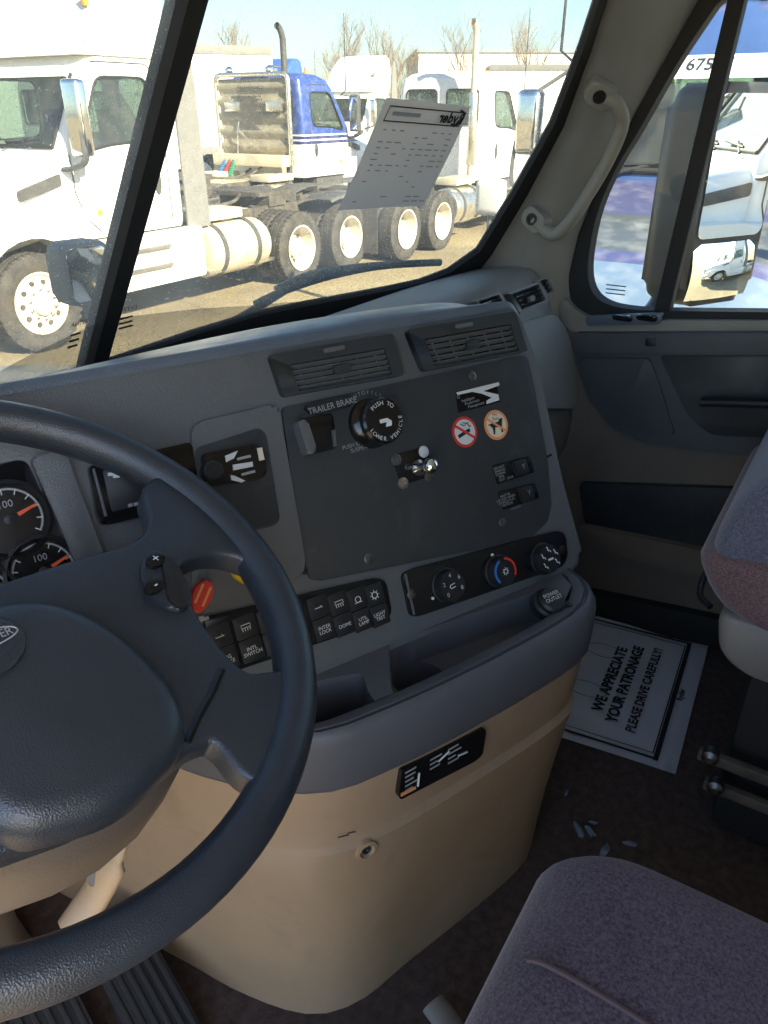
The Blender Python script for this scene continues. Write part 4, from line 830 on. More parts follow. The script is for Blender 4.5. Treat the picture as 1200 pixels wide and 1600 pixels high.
for px, py, ang_, L_, W_ in ((232, 1560, .25, .24, .085), (90, 1640, .2, .16, .10)):
    q = onz(px, py, .07); t = thing('foot_pedal', 'ribbed black accelerator pedal on the floor under the column' if px > 200 else 'black brake pedal on the floor under the steering wheel', 'pedal', tuple(q))
    f = Frame(q, (1, -.25, 0), (.2, .8, .45)); b = NB(); prism(b, f, rnd(rect(-W_ / 2, -L_ / 2, W_ / 2, L_ / 2), .015), -.015, 0, .005); po = emit('pad', b, 'black_rubber', t)
    for k in range(6):
        b = NB(); a_ = -W_ * .42 + k * W_ * .165; prism(b, f, rect(a_ - .004, -L_ * .46, a_ + .004, L_ * .46), -.001, .005, .002); emit('rib', b, 'black_rubber', po)
    b = NB(); tube(b, [f.pt(0, L_ * .3, -.01), f.pt(0, L_ * .45, -.2)], .012); emit('pedal_arm', b, 'black_plastic', t)
# ------------------------------------------------------------------ steering wheel
WC = V((-.5526, .5121, .8451)); ti = R_(62.07); wa = R_(-6.17)
wn = V((-math.sin(wa) * math.cos(ti), -math.cos(wa) * math.cos(ti), math.sin(ti))); ua = V((0, 0, 1)).cross(wn).normalized(); WF = Frame(WC, ua, wn.cross(ua))
SW = thing('steering_wheel', 'dark grey leather grained four spoke steering wheel with oval badge on its hub', 'steering wheel', tuple(WC))
b = NB(); RM = .249; tr_ = .0200; rings = 96; vs = []
for i in range(rings):
    t = 2 * math.pi * i / rings; d = WF.u * math.cos(t) + WF.w * math.sin(t)
    vs.append([b.verts.new(WC + d * (RM + tr_ * .95 * math.cos(s)) + WF.n * (tr_ * 1.08 * math.sin(s))) for s in [2 * math.pi * k / 18 for k in range(18)]])
for i in range(rings):
    for k in range(18): b.faces.new((vs[i][k], vs[i][(k + 1) % 18], vs[(i + 1) % rings][(k + 1) % 18], vs[(i + 1) % rings][k]))
emit('rim', b, 'wheel_leather', SW, ang=180)
def wab(pxs, c=0): return [WF.ab(*p, c) for p in pxs]
spk = wab(((5, 925), (100, 893), (200, 865), (232, 846), (241, 812), (226, 772), (262, 745), (330, 800), (392, 880), (362, 866), (320, 862), (275, 878), (262, 900), (300, 975), (345, 1036), (385, 1068), (418, 1062), (462, 1058), (470, 1150), (435, 1228), (385, 1215), (350, 1168), (328, 1152), (290, 1166), (200, 1240), (100, 1310), (5, 1362)), .004)
ph = R_(73); dx_ = V((math.cos(ph), math.sin(ph)))
def refl(p): v_ = V(p); return tuple(dx_ * (2 * v_.dot(dx_)) - v_)
spk = spk[:25]; hull = spk + [refl(p) for p in spk[::-1]]
hull = rnd(hull, .012, 3)
b = NB(); curve_prism(b, WF, hull, -.003, .014, .006, 3); sp_ = emit('spokes', b, 'wheel_leather', SW, ang=60)
pad = wab(((5, 957), (60, 953), (110, 968), (160, 995), (215, 1040), (262, 1095), (277, 1140), (270, 1168), (200, 1235), (100, 1300), (5, 1345)), .03)
pad = pad[:9]; pad = rnd(pad + [refl(p) for p in pad[::-1]], .02, 3)
b = NB(); pc_ = V((sum(p[0] for p in pad) / len(pad), sum(p[1] for p in pad) / len(pad))); pad = [tuple(pc_ + (V(p) - pc_) * .86) for p in pad]; curve_prism(b, WF, pad, .016, .026, .020, 5); emit('airbag_cover', b, 'wheel_leather', SW, ang=70)
for s in (1, -1):
    b = NB(); q = [(p if s > 0 else refl(p)) for p in wab(((345, 1046), (330, 1080), (308, 1120), (290, 1160)), .011)]; tube(b, [WF.pt(a, c, .0105) for a, c in q], .0045, 6, flat=.5); emit('spoke_gap', b, 'gloss_black', SW)
bc = WF.ab(-52, 1026, .042); bf = WF.moved(bc[0] + .006, bc[1], .040, ph - math.pi / 2)
b = NB(); prism(b, bf, circ(0, 0, .034, 32, .026), -.004, .006, .003); bo = emit('badge', b, 'wheel_leather', SW, ang=50)
b = NB(); tube(b, [bf.pt(a, c, .006) for a, c in circ(0, .004, .031, 28, .008)], .0007, 4, closed=True); emit('badge_outline', b, 'print_grey', bo)
text('lettering', 'FREIGHTLINER', bf.moved(0, .004, .0055), 'print_grey', bo, .0098, c=.001, sx=.86)
bt = wab(((222, 868), (246, 858), (275, 880), (300, 930), (296, 952), (272, 955), (240, 938), (218, 905)), .014)
b = NB(); prism(b, WF, rnd(bt, .008), .006, .016, .004); bp_ = emit('button_pod', b, 'wheel_leather', SW, ang=50)
b = NB(); prism(b, WF, rnd(wab(((250, 862), (272, 880), (300, 925), (290, 955), (262, 940)), .017), .008), .006, .019, .004); emit('button_pod', b, 'black_plastic', SW)
for (px, py), s_ in (((243, 876), '+'), ((241, 916), '-')):
    f = Frame(WF.hit(px, py, .018), WF.u, WF.w); b = NB(); prism(b, f, circ(0, 0, .010, 18, .007), -.003, .002, .001); o = emit('button', b, 'gloss_black', bp_); text('lettering', s_, f, 'print_white', o, .014, c=.003)
# column
cl = thing('steering_column', 'grey steering column shroud with stalk under the steering wheel', 'steering column', (WC.x, WC.y + .1, .55))
def ringc(c, rx, ry, sh=0): return [WF.pt(rx * math.cos(t), sh + ry * math.sin(t), c) for t in [2 * math.pi * k / 24 for k in range(24)]]
b = NB(); loft(b, [ringc(-.022, .10, .10, -.05), ringc(-.045, .135, .125, -.055), ringc(-.10, .145, .13, -.05), ringc(-.20, .135, .115, -.03), ringc(-.30, .115, .10, 0), ringc(-.44, .09, .08, .05)]); emit('shroud', b, 'wheel_back', cl, ang=60)
b = NB(); q = onz(160, 1325, .60); prism(b, Frame(q, (.8, -.5, -.1), (.2, .2, 1)), rnd(rect(-.016, -.035, .016, .05), .010), -.02, .008, .006, 3); emit('tilt_housing', b, 'tray_grey', cl, ang=50)
b = NB(); tube(b, smooth_path([onz(190, 1300, .62), onz(178, 1340, .60), onz(150, 1395, .56), onz(110, 1455, .53)]), [.010] * 7 + [.016] * 12, 12, flat=.5); emit('tilt_lever', b, 'beige', cl, ang=60)  # light beige stands in for the sunlit patch under the column
b = NB(); loft(b, [[V((WC.x + r_ * math.cos(t) , WC.y + .30 + y_ + r_ * math.sin(t), z)) for t in [2 * math.pi * k / 20 for k in range(20)]] for z, r_, y_ in ((0, .12, .12), (.1, .10, .10), (.25, .085, .06), (.42, .075, .0))]); emit('floor_boot', b, 'wheel_back', cl, ang=60)
# ================================================================== DASHBOARD
uD = V((.9135, -.4067, 0)); vD = V((.4067, .9135, 0)); tl = R_(25)
PF = Frame((-.09, .61, .87), uD, UP * math.cos(tl) + vD * math.sin(tl))      # the fascia plane; normal toward the driver
DB = thing('dashboard', 'grey wraparound truck dashboard with dark switch panel, vents and beige centre console', 'dashboard', (0, .75, 0))
def pab(*ps): return [PF.ab(*p) for p in ps]
def plate(nm, pts, c0, c1, m, bev=.002, r=0, parent=DB, fr=PF, seg=2, ang=40, px=True):
    P = [fr.ab(*p, c1) for p in pts] if px else pts
    if r: P = rnd(P, r, 5)
    b = NB(); prism(b, fr, P, c0, c1, bev, seg); return emit(nm, b, m, parent, ang=ang)
# --- fascia body
plate('fascia', rnd([(-.78, .078), (.405, .078), (.435, .06), (.452, -.02), (.452, -.22), (.462, -.36), (-.78, -.36)], .03, 6), -.34, 0, 'dash_grey', .018, seg=5, px=False, ang=50)
# --- padded top
st = [(-.78, (-330, 690), .90), (-.5, (-150, 645), .90), (-.34, (0, 603), .902), (-.18, (130, 570), .905), (-.06, (280, 536), .912), (.06, (420, 506), .922), (.18, (560, 486), .93), (.30, (680, 471), .94), (.37, (745, 472), .945), (.41, (785, 481), .938), (.43, (806, 494), .925)]
P = []
for u_, fp, zf in st:
    k = max(0, min(1, (.44 - u_) / .10)); k = k ** .5
    p0 = PF.pt(u_, .066, .002); p1 = PF.pt(u_, .074, .003); p2 = PF.pt(u_, .083, -.004); p3 = PF.pt(u_, .092, -.014) + V((0, 0, -.004)) * (1 - k)
    p4 = PF.pt(u_, .100, -.032); p4.z = p3.z + .006 * k
    far = onz(*fp, zf); p5 = p4.lerp(far, .5); p5.z += .002
    for q_, e_ in ((p4, .004), (p3, .008)):
        zl = CAM.z + (far.z - CAM.z) * (q_.xy - CAM.xy).length / (far.xy - CAM.xy).length - e_; q_.z = min(q_.z, zl)
    p5 = p4.lerp(far, .5); p5.z += .001
    if (far - p0).dot(vD) < .06: far = p4 + vD * .02; p5 = p4.lerp(far, .5)
    p6 = far; p7 = far + vD * .03 + V((0, 0, -.02)); p8 = far + vD * .10 + V((0, 0, -.10)); P.append([p0, p1, p2, p3, p4, p5, p6, p7, p8])
u_e = .447; e0 = [p + uD * .018 + V((0, 0, -.03)) for p in P[-1]]; P.append(e0)
b = NB(); grid(b, [[p for p in r] for r in P]); tp = emit('padded_top', b, 'dash_pad', DB, ang=180)
md = tp.modifiers.new('s', 'SUBSURF'); md.levels = 2; md.render_levels = 2; evaluated(tp)
# shallow moulded dish in the pad
# --- filler between pad and windshield
b = NB(); grid(b, [[V((x, y, z)) for x in (-.95, -.5, 0, .5, .93)] for y, z in ((.80, .80), (1.0, .79), (1.18, .75))]); emit('defrost_deck', b, 'dash_dark', DB)
# --- passenger side
prof = [(.98, .80), (.86, .855), (.74, .882), (.67, .888), (.640, .876), (.618, .84), (.585, .765), (.555, .70), (.532, .62), (.525, .54), (.54, .46), (.60, .40), (.75, .38)]
pr2 = smooth_path([(0, y, z) for y, z in prof], 3); P = []
for x, k in ((.15, 0), (.45, 0), (.70, 0), (.84, 0), (.885, .006), (.905, .018), (.915, .045)): P.append([V((x, p.y + k, p.z - k * .5)) for p in pr2])
b = NB(); grid(b, P); emit('passenger_fascia', b, 'pass_grey', DB, ang=60)
FPf = Frame((.70, .6015, .8025), (1, 0, 0), (0, .033, .075))
b = NB(); P = rnd([FPf.ab(*p) for p in ((820, 500), (868, 492), (895, 560), (905, 640), (850, 640))], .02); 
gb = Frame((.72, .545, .68), (1, 0, 0), (0, .030, .075)); gl_ = rnd([gb.ab(*p) for p in ((800, 508), (862, 492), (882, 530), (893, 590), (893, 640), (800, 640))], .025, 5)
b = NB(); prism(b, gb, gl_, -.02, .014, .006, 3); emit('glove_box_lid', b, 'pass_grey', DB, ang=50)
def vent(fr, pxs, parent, nsl, nv, mfrm, fin=.012, knob=True, thumb=True, tint='black_plastic', inner=None):
    q = [V(fr.ab(*p)) for p in pxs]               # TL TR BR BL
    def at(s, t): return tuple(q[0].lerp(q[1], s).lerp(q[3].lerp(q[2], s), t))
    b = NB(); O = rnd([at(0, 0), at(1, 0), at(1, 1), at(0, 1)], .006, 3); i0, i1, j0, j1 = inner or (.10, .93, .26, .90)
    I = rnd([at(i0, j0), at(i1, j0), at(i1, j1), at(i0, j1)], .003, 3)
    ring_strip(b, fr, I + I[:1], O + O[:1], 0, fin); bmesh.ops.remove_doubles(b, verts=b.verts[:], dist=1e-6); vo = emit('air_vent', b, mfrm, parent, ang=30)
    b = NB(); prism(b, fr, I, .0008, .0022); emit('vent_duct', b, 'gloss_black', vo)
    for k in range(nsl):
        t = j0 + (j1 - j0) * (k + .5) / nsl; b = NB(); p, r_ = V(at(i0, t)), V(at(i1, t)); d = r_ - p; f = Frame(fr.pt(*p, .0055), fr.u * d.x + fr.w * d.y, fr.n * .8 + fr.w * .6)
        prism(b, f, rect(0, -.0038, d.length, .0038), -.0008, .0008); emit('slat', b, tint, vo)
    for k in range(nv):
        s = i0 + (i1 - i0) * (k + .5) / nv; b = NB(); p, r_ = fr.pt(*at(s, j0), .0035), fr.pt(*at(s, j1), .0035); tube(b, [p, r_], .0012, 6); emit('vane', b, tint, vo)
    if knob:
        b = NB(); f = fr.moved(*at(.5, .62), .008); prism(b, f, rnd(rect(-.012, -.005, .012, .006), .004), -.003, .006, .002); emit('vent_knob', b, mfrm, vo)
    if thumb:
        b = NB(); f = fr.moved(*at(.48, .13), fin); prism(b, f, rnd(rect(-.016, -.003, .016, .003), .0025), -.002, .0025, .001); emit('thumb_wheel', b, 'dash_grey', vo)
    return vo
vent(PF, ((416, 557), (608, 524), (625, 588), (438, 622)), DB, 5, 5, 'dash_dark', inner=(.12, .90, .30, .94), tint='dash_grey')
vent(PF, ((630, 518), (797, 489), (817, 551), (656, 582)), DB, 5, 5, 'dash_dark', inner=(.10, .92, .28, .95), tint='dash_grey')
vent(FPf, ((786, 459), (838, 441), (852, 472), (806, 492)), DB, 4, 3, 'pass_grey', thumb=False, inner=(.10, .92, .12, .90), fin=.010)
vent(FPf, ((833, 440), (850, 434), (862, 458), (849, 464)), DB, 3, 0, 'pass_grey', thumb=False, knob=False, inner=(.16, .84, .10, .90), fin=.010)
vent(FPf, ((735, 470), (775, 458), (790, 485), (750, 500)), DB, 4, 2, 'pass_grey', thumb=False, inner=(.10, .90, .12, .90), fin=.010)
# --- dark panel
plate('switch_panel', ((440, 637), (812, 556), (824, 556), (836, 610), (856, 720), (862, 790), (856, 815), (832, 838), (760, 856), (500, 908), (484, 905), (470, 850)), -.004, .004, 'dash_dark', .002, .006)
def screw(px, py, fr=PF, c=.004, m='screw_steel', r=.0052, parent=DB):
    f = Frame(fr.hit(px, py, c), fr.u, fr.w); b = NB(); lathe(b, f, [(r * 1.35, -.001), (r * 1.35, .0006), (r, .0012), (r * .95, .0026), (r * .5, .003), (r * .45, .0012), (.0001, .0012)], 14, cap=False); return emit('screw', b, m, parent)
for px, py in ((738, 588), (576, 873), (785, 817)): screw(px, py)
for px, py in ((413, 649), (475, 890), (90, 723)): screw(px, py, c=.001, m='black_plastic')
# --- trailer brake valve and suspension knob
br = plate('trailer_brake', ((477, 636), (500, 626), (545, 618), (552, 622), (551, 634), (530, 640), (490, 648)), .002, .014, 'black_plastic', .004, .006, seg=3)
text('lettering', 'TRAILER BRAKE', Frame(PF.hit(520, 634, .015), PF.u, PF.w).moved(0, 0, 0, R_(2)), 'print_grey', br, .0115, c=.0006, sx=.92)
plate('handle_recess', ((466, 655), (520, 645), (527, 700), (477, 713)), .0042, .006, 'gloss_black', .001, .006, parent=br)
hd = plate('brake_handle', ((466, 657), (480, 654), (497, 706), (482, 712)), .005, .026, 'dash_grey', .006, .008, parent=br, seg=4)
plate('handle_side', ((521, 672), (524, 671), (527, 696), (524, 698)), .005, .012, 'dash_grey', .001, parent=br)
kc = (579, 662)
kf = Frame(PF.hit(*kc, .004), PF.u, PF.w)
b = NB(); lathe(b, kf, [(.034, 0), (.033, .006), (.024, .009), (.021, .012), (.021, .020), (.029, .022), (.031, .026), (.031, .034), (.028, .037), (.0001, .0375)], 32, cap=False); kn = emit('suspension_knob', b, 'gloss_black', DB, ang=30)
text('lettering', 'PUSH TO', kf, 'print_white', kn, .0082, c=.0382, arc=(.020, 128, 13.5))
text('lettering', 'LOWER VEHICLE', kf, 'print_white', kn, .0078, c=.0382, arc=(.027, 203, -13))
b = NB(); f = kf.moved(.001, 0, .038); prism(b, f, rnd([(-.009, .002), (.003, .002), (.009, -.003), (.007, -.009), (-.002, -.009), (.001, -.003), (-.009, -.003)], .001, 2), 0, .0008); emit('logo', b, 'print_white', kn)
text('lettering', 'AUTOFILL OVERRIDE', kf, 'print_grey', kn, .0072, c=.0012, arc=(.040, 118, 9.2))
text('lettering', 'PUSH KNOB TO DUMP\nSUSPENSION AIR', Frame(PF.hit(575, 693, .005), PF.u, PF.w).moved(0, 0, 0, R_(2)), 'print_grey', kn, .0078, c=.0006)
# --- chrome toggle valve
tv = plate('toggle_valve', ((612, 712), (665, 697), (680, 742), (628, 758)), .003, .006, 'gloss_black', .001, .004)
for px, py, m in ((619, 718, 'screw_steel'), (662, 706, 'print_white'), (630, 755, 'steel'), (671, 744, 'screw_steel')): screw(px, py, c=.006, m=m, r=.0062, parent=tv)
b = NB(); f = Frame(PF.hit(654, 731, .006), PF.u, PF.w); lathe(b, f, [(.012, 0), (.011, .004), (.007, .007), (.006, .018), (.010, .023), (.0115, .030), (.009, .037), (.004, .040), (.0001, .0405)], 18, cap=False); emit('toggle', b, 'chrome', tv, ang=60)
# --- decals
dc = plate('powertrain_decal', ((712, 612), (776, 598), (781, 628), (716, 645)), .0040, .0046, 'gloss_black', 0)
b = NB(); A_ = pab((710, 614), (776, 598), (777, 603), (752, 612), (775, 617), (777, 626), (757, 632), (757, 627), (765, 622), (750, 616), (735, 613), (712, 618)); prism(b, PF, A_, .0046, .0052); emit('swoosh', b, 'print_white', dc)
for i, s_ in enumerate(('Intelligent', 'Powertrain', 'Management')): text('lettering', s_, Frame(PF.hit(721 + i * 5, 627 + i * 4.6, .005), PF.u, PF.w).moved(0, 0, 0, R_(2)), 'print_grey', dc, .0062, align='LEFT', c=.0004)
text('lettering', 'O', Frame(PF.hit(716, 620.5, .005), PF.u, PF.w), 'print_grey', dc, .007, c=.0004)
def sticker(nm, px, py, r, m, m2, parent=DB):
    f = Frame(PF.hit(px, py, .004), PF.u, PF.w); b = NB(); prism(b, f, circ(0, 0, r, 36), 0, .0006); o = emit(nm, b, m, parent); b = NB(); prism(b, f, circ(0, 0, r * .82, 36), .0006, .0009); emit('field', b, m2, o); return o, f
ns, f = sticker('no_smoking_sticker', 726, 675, .0225, 'red_paint', 'print_white')
ns['label'] = 'red and white no smoking sticker'
b = NB(); prism(b, f, [(-.013, -.007), (.010, -.001), (.009, .004), (-.014, -.002)], .0009, .0012); emit('cigarette', b, 'ink', ns)
b = NB(); tube(b, smooth_path([f.pt(x, y, .0012) for x, y in ((-.005, .013), (.001, .009), (.006, .012), (.010, .006), (.013, .007))]), .0007, 4); tube(b, smooth_path([f.pt(x, y, .0012) for x, y in ((-.001, .014), (.005, .012), (.010, .012))]), .0006, 4); emit('smoke_line', b, 'ink', ns)
b = NB(); prism(b, f.moved(0, 0, 0, R_(-38)), rect(-.0195, -.0018, .0195, .0018), .0012, .0016); emit('slash', b, 'red_paint', ns)
npp, f = sticker('no_pets_sticker', 775, 664, .0225, 'orange_print', 'cream_print'); npp['label'] = 'orange and cream no pets sticker with a dog outline'
b = NB(); prism(b, f, [(-.0165, .003), (-.008, .004), (.004, .004), (.009, .008), (.014, .008), (.012, .003), (.010, -.003), (.010, -.013), (.007, -.013), (.006, -.004), (-.003, -.003), (-.006, -.013), (-.009, -.013), (-.008, -.004), (-.012, .001)], .0009, .0012); emit('dog_figure', b, 'ink', npp)
b = NB(); prism(b, f.moved(0, 0, 0, R_(-38)), rect(-.020, -.0016, .020, .0016), .0012, .0016); emit('slash', b, 'orange_print', npp)
text('lettering', 'No\nPets', f.moved(.001, .0125), 'ink', npp, .0075, c=.0013)
# --- two guarded switches
for i, (q, s1, s2) in enumerate(((((770, 727), (828, 712), (835, 738), (778, 757)), 'DO NOT\nENGAGE\nDURING\nSPIN\nOUT', 'LOCK'), (((779, 768), (836, 755), (843, 778), (786, 797)), 'MUST BE\nLOCKED WHEN\nVEHICLE IS IN\nMOTION', 'UNLOCK'))):
    so_ = plate('axle_switch', q, .004, .006, 'gloss_black', .001, .003); c = V((0, 0))
    f = Frame(PF.hit(q[0][0] + 12, q[0][1] + 13, .0062), PF.u, PF.w).moved(0, 0, 0, R_(2)); text('lettering', s1, f, 'print_grey', so_, .0052, c=.0004)
    f = Frame(PF.hit(q[0][0] + 27, q[0][1] + 19 + (6 if i else 0), .0062), PF.u, PF.w); text('lettering', s2, f, 'print_grey', so_, .0048, c=.0004)
    rk_ = plate('rocker', ((q[0][0] + 33, q[0][1] - 6), (q[0][0] + 52, q[0][1] - 11), (q[0][0] + 58, q[0][1] + 11), (q[0][0] + 40, q[0][1] + 17)), .006, .013, 'black_plastic', .003, .003, parent=so_)
    f = Frame(PF.hit(q[0][0] + 48, q[0][1] + 2, .0135), PF.u, PF.w); text('lettering', 'Y', f, 'print_grey', rk_, .011, c=.0004)
# --- climate panel
hv = plate('climate_panel', ((628, 897), (648, 888), (870, 829), (884, 834), (888, 872), (878, 886), (658, 962), (642, 964)), .0, .006, 'gloss_black', .002, .008)
plate('edge_strip', ((632, 897), (635, 896), (649, 960), (646, 961)), .006, .0075, 'dash_grey', 0, parent=hv); screw(643, 929, c=.006, m='screw_steel', parent=hv); screw(878, 859, c=.006, m='black_plastic', parent=hv)
def knob(px, py, r=.023, name='climate_knob'):
    f = Frame(PF.hit(px, py, .006), PF.u, PF.w); b = NB(); lathe(b, f, [(r * 1.1, 0), (r * 1.1, .002), (r, .003), (r * .98, .014), (r * .92, .017), (.0001, .0172)], 32, cap=False); o = emit(name, b, 'black_plastic', hv, ang=30); return o, Frame(f.pt(0, 0, .0175), f.u, f.w)
k1, f = knob(697, 914)
for i, s_ in enumerate(('0', '2', '4', '6', '8')): a_ = R_(222 - i * 62); text('lettering', s_, f.moved(.0155 * math.cos(a_), .0155 * math.sin(a_)), 'print_white', k1, .0085, c=.0004)
b = NB(); tube(b, [f.pt(x, y, .0008) for x, y in ((.003, .003), (-.005, .002), (-.006, -.001), (-.004, -.003), (.003, -.002))], .0007, 4); emit('fan_mark', b, 'print_white', k1)
for px, py, sz in ((676, 935, .0022), (714, 928, .0034)): b = NB(); f2 = Frame(PF.hit(px, py, .0065), PF.u, PF.w); prism(b, f2, circ(0, 0, sz, 10), -.0006, .0012); emit('dot_mark', b, 'print_white', hv)
k2, f = knob(778, 892)
for a0, a1, m in ((112, 222, 'blue_print'), (-32, 82, 'red_paint')):
    b = NB(); n = 14; pi_ = [(math.cos(R_(a0 + (a1 - a0) * k / n)), math.sin(R_(a0 + (a1 - a0) * k / n))) for k in range(n + 1)]; prism(b, f, [(x * .0205, y * .0205) for x, y in pi_] + [(x * .0172, y * .0172) for x, y in pi_[::-1]], .0003, .0008); emit('temperature_arc', b, m, k2)
b = NB(); tube(b, [f.pt(a, c, .0008) for a, c in circ(0, 0, .0035, 10)], .0006, 4, closed=True); [tube(b, [f.pt(.0045 * math.cos(t), .0045 * math.sin(t), .0008), f.pt(.006 * math.cos(t), .006 * math.sin(t), .0008)], .0005, 4) for t in [k * math.pi / 4 for k in range(8)]]; emit('sun_mark', b, 'print_white', k2)
b = NB(); f2 = Frame(PF.hit(769, 867, .0065), PF.u, PF.w); prism(b, f2, circ(0, 0, .0024, 10), -.0006, .001); emit('dot_mark', b, 'print_white', hv)
k3, f = knob(848, 873)
for k in range(5):
    a_ = R_(215 - k * 62); f2 = f.moved(.0145 * math.cos(a_), .0145 * math.sin(a_)); b = NB(); tube(b, [f2.pt(x, y, .0008) for x, y in ((-.002, .004), (-.0015, -.001), (.002, -.001), (.003, -.004))], .0008, 4); prism(b, f2.moved(-.0028, .0048), circ(0, 0, .0011, 8), .0002, .0009); emit('figure_mark', b, 'print_white', k3)
b = NB(); prism(b, f, rect(-.005, -.0014, .005, .0014), .0002, .0014); emit('pointer', b, 'print_white', k3)
# --- switch bank
bank = plate('switch_bank', ((318, 965), (345, 958), (585, 903), (603, 906), (613, 958), (604, 970), (345, 1056), (325, 1050)), .0, .004, 'gloss_black', .002, .008)
sw_l = ['', 'CRUISE', '', '', 'FAN', 'OFF', '', 'DOME', 'UTIL\nLAMP', 'LIGHT\nTEST']
tops = [(345, 985), (382, 972), (420, 962), (458, 952), (498, 944), (530, 939), (559, 934), (585, 928)]
bots = [(352, 1038), (395, 1022), (430, 1010), (468, 998), (506, 986), (537, 979), (566, 970), (592, 962)]
for i, ((x, y), (x2, y2)) in enumerate(zip(tops, bots)):
    f1 = Frame(PF.hit((x + x2) / 2, (y + y2) / 2, .004), PF.u, PF.w).moved(0, 0, 0, R_(1)); b = NB(); prism(b, f1, rnd(rect(-.0142, .0006, .0142, .029), .002), -.001, .0016, .0008); sw2 = emit('rocker_switch', b, 'black_plastic', bank); b = NB(); prism(b, f1, rnd(rect(-.0142, -.029, .0142, -.0006), .002), -.001, .0012, .0008); sw = emit('rocker_switch', b, 'black_plastic', bank)
    f2 = f1.moved(0, -.016, .0014); text('lettering', ('ENG\nBRAKE', 'INTL\nSWITCH', 'ATC', 'TRANS\nOIL', 'INTER\nLOCK', 'DOME', 'UTIL\nLAMP', 'LIGHT\nTEST')[i], f2, 'print_white', sw, .0066, c=.0005)
    f2 = f1.moved(0, .014, .0014); b = NB()
    if i % 4 == 0: tube(b, [f2.pt(-.006, 0, .0006), f2.pt(.005, 0, .0006), f2.pt(.002, .002, .0006)], .0007, 4)
    elif i % 4 == 1: tube(b, [f2.pt(x_, y_, .0006) for x_, y_ in rect(-.006, 0, .006, .004)], .0006, 4, closed=True); [tube(b, [f2.pt(-.005 + k * .0033, -.001, .0006), f2.pt(-.005 + k * .0033, -.004, .0006)], .0005, 4) for k in range(4)]
    elif i % 4 == 2: tube(b, [f2.pt(x_, y_, .0006) for x_, y_ in circ(0, 0, .004, 12)], .0006, 4, closed=True); tube(b, [f2.pt(-.006, -.004, .0006), f2.pt(.005, -.004, .0006)], .0006, 4)
    else: tube(b, [f2.pt(x_, y_, .0006) for x_, y_ in circ(0, 0, .0042, 12)], .0007, 4, closed=True); [tube(b, [f2.pt(.005 * math.cos(t), .005 * math.sin(t), .0006), f2.pt(.0072 * math.cos(t), .0072 * math.sin(t), .0006)], .0005, 4) for t in [k * math.pi / 4 for k in range(8)]]
    emit('symbol', b, 'print_white', sw2)
# --- radio bezel, radio, message centre
bz = plate('radio_bezel', ((300, 662), (426, 632), (437, 640), (478, 880), (470, 905), (300, 950)), .0, .008, 'dash_grey', .004, .012, seg=3)
plate('radio_bay', ((305, 700), (405, 668), (416, 678), (438, 812), (428, 822), (305, 850)), .008, .0095, 'dash_dark', .001, .008, parent=bz)
rd = plate('trip_computer', ((318, 708), (398, 694), (412, 700), (418, 742), (404, 750), (322, 762)), .009, .022, 'gloss_black', .004, .006, parent=bz, seg=3)
for q in (((352, 712), (372, 704), (366, 716), (354, 722)), ((364, 726), (395, 721), (396, 729), (365, 735)), ((361, 742), (366, 743), (384, 751), (378, 754), (362, 750))): plate('key', q, .022, .024, 'print_white', .0008, parent=rd)
plate('key', ((402, 700), (410, 699), (414, 718), (406, 720)), .022, .024, 'cream_print', .0008, parent=rd)
for px, py in ((381, 715), (388, 739)): b = NB(); prism(b, Frame(PF.hit(px, py, .0225), PF.u, PF.w), rect(-.009, -.0016, .009, .0016), 0, .0006); emit('printed_line', b, 'print_grey', rd)
b = NB(); lathe(b, Frame(PF.hit(330, 736, .022), PF.u, PF.w), [(.013, 0), (.012, .010), (.010, .012), (.0001, .012)], 20, cap=False); emit('dial', b, 'black_plastic', rd)
bz2 = plate('cluster_bezel', ((48, 716), (82, 706), (100, 706), (106, 714), (160, 860), (160, 905), (130, 905)), .0, .022, 'dash_grey', .006, .006, seg=3)
ra = plate('radio', ((138, 728), (300, 690), (310, 760), (300, 790), (160, 822), (152, 806)), .0, .012, 'gloss_black', .003, .006)
plate('radio_screen', ((160, 735), (240, 718), (250, 780), (175, 800)), .012, .0128, 'black_plastic', .0004, .003, parent=ra)
plate('edge_strip', ((144, 732), (148, 731), (168, 806), (164, 807)), .012, .015, 'dash_grey', .0006, parent=ra)
for px, py in ((168, 739), (176, 742)): plate('display_mark', ((px, py), (px + 12, py - 2), (px + 11, py + 4), (px + 1, py + 5)), .0128, .0134, 'print_white', 0, parent=ra)
for k in range(4): plate('radio_button', ((200 + k * 9, 788 - k * 2), (207 + k * 9, 786 - k * 2), (208 + k * 9, 791 - k * 2), (201 + k * 9, 793 - k * 2)), .012, .0142, 'print_grey', .0006, parent=ra)
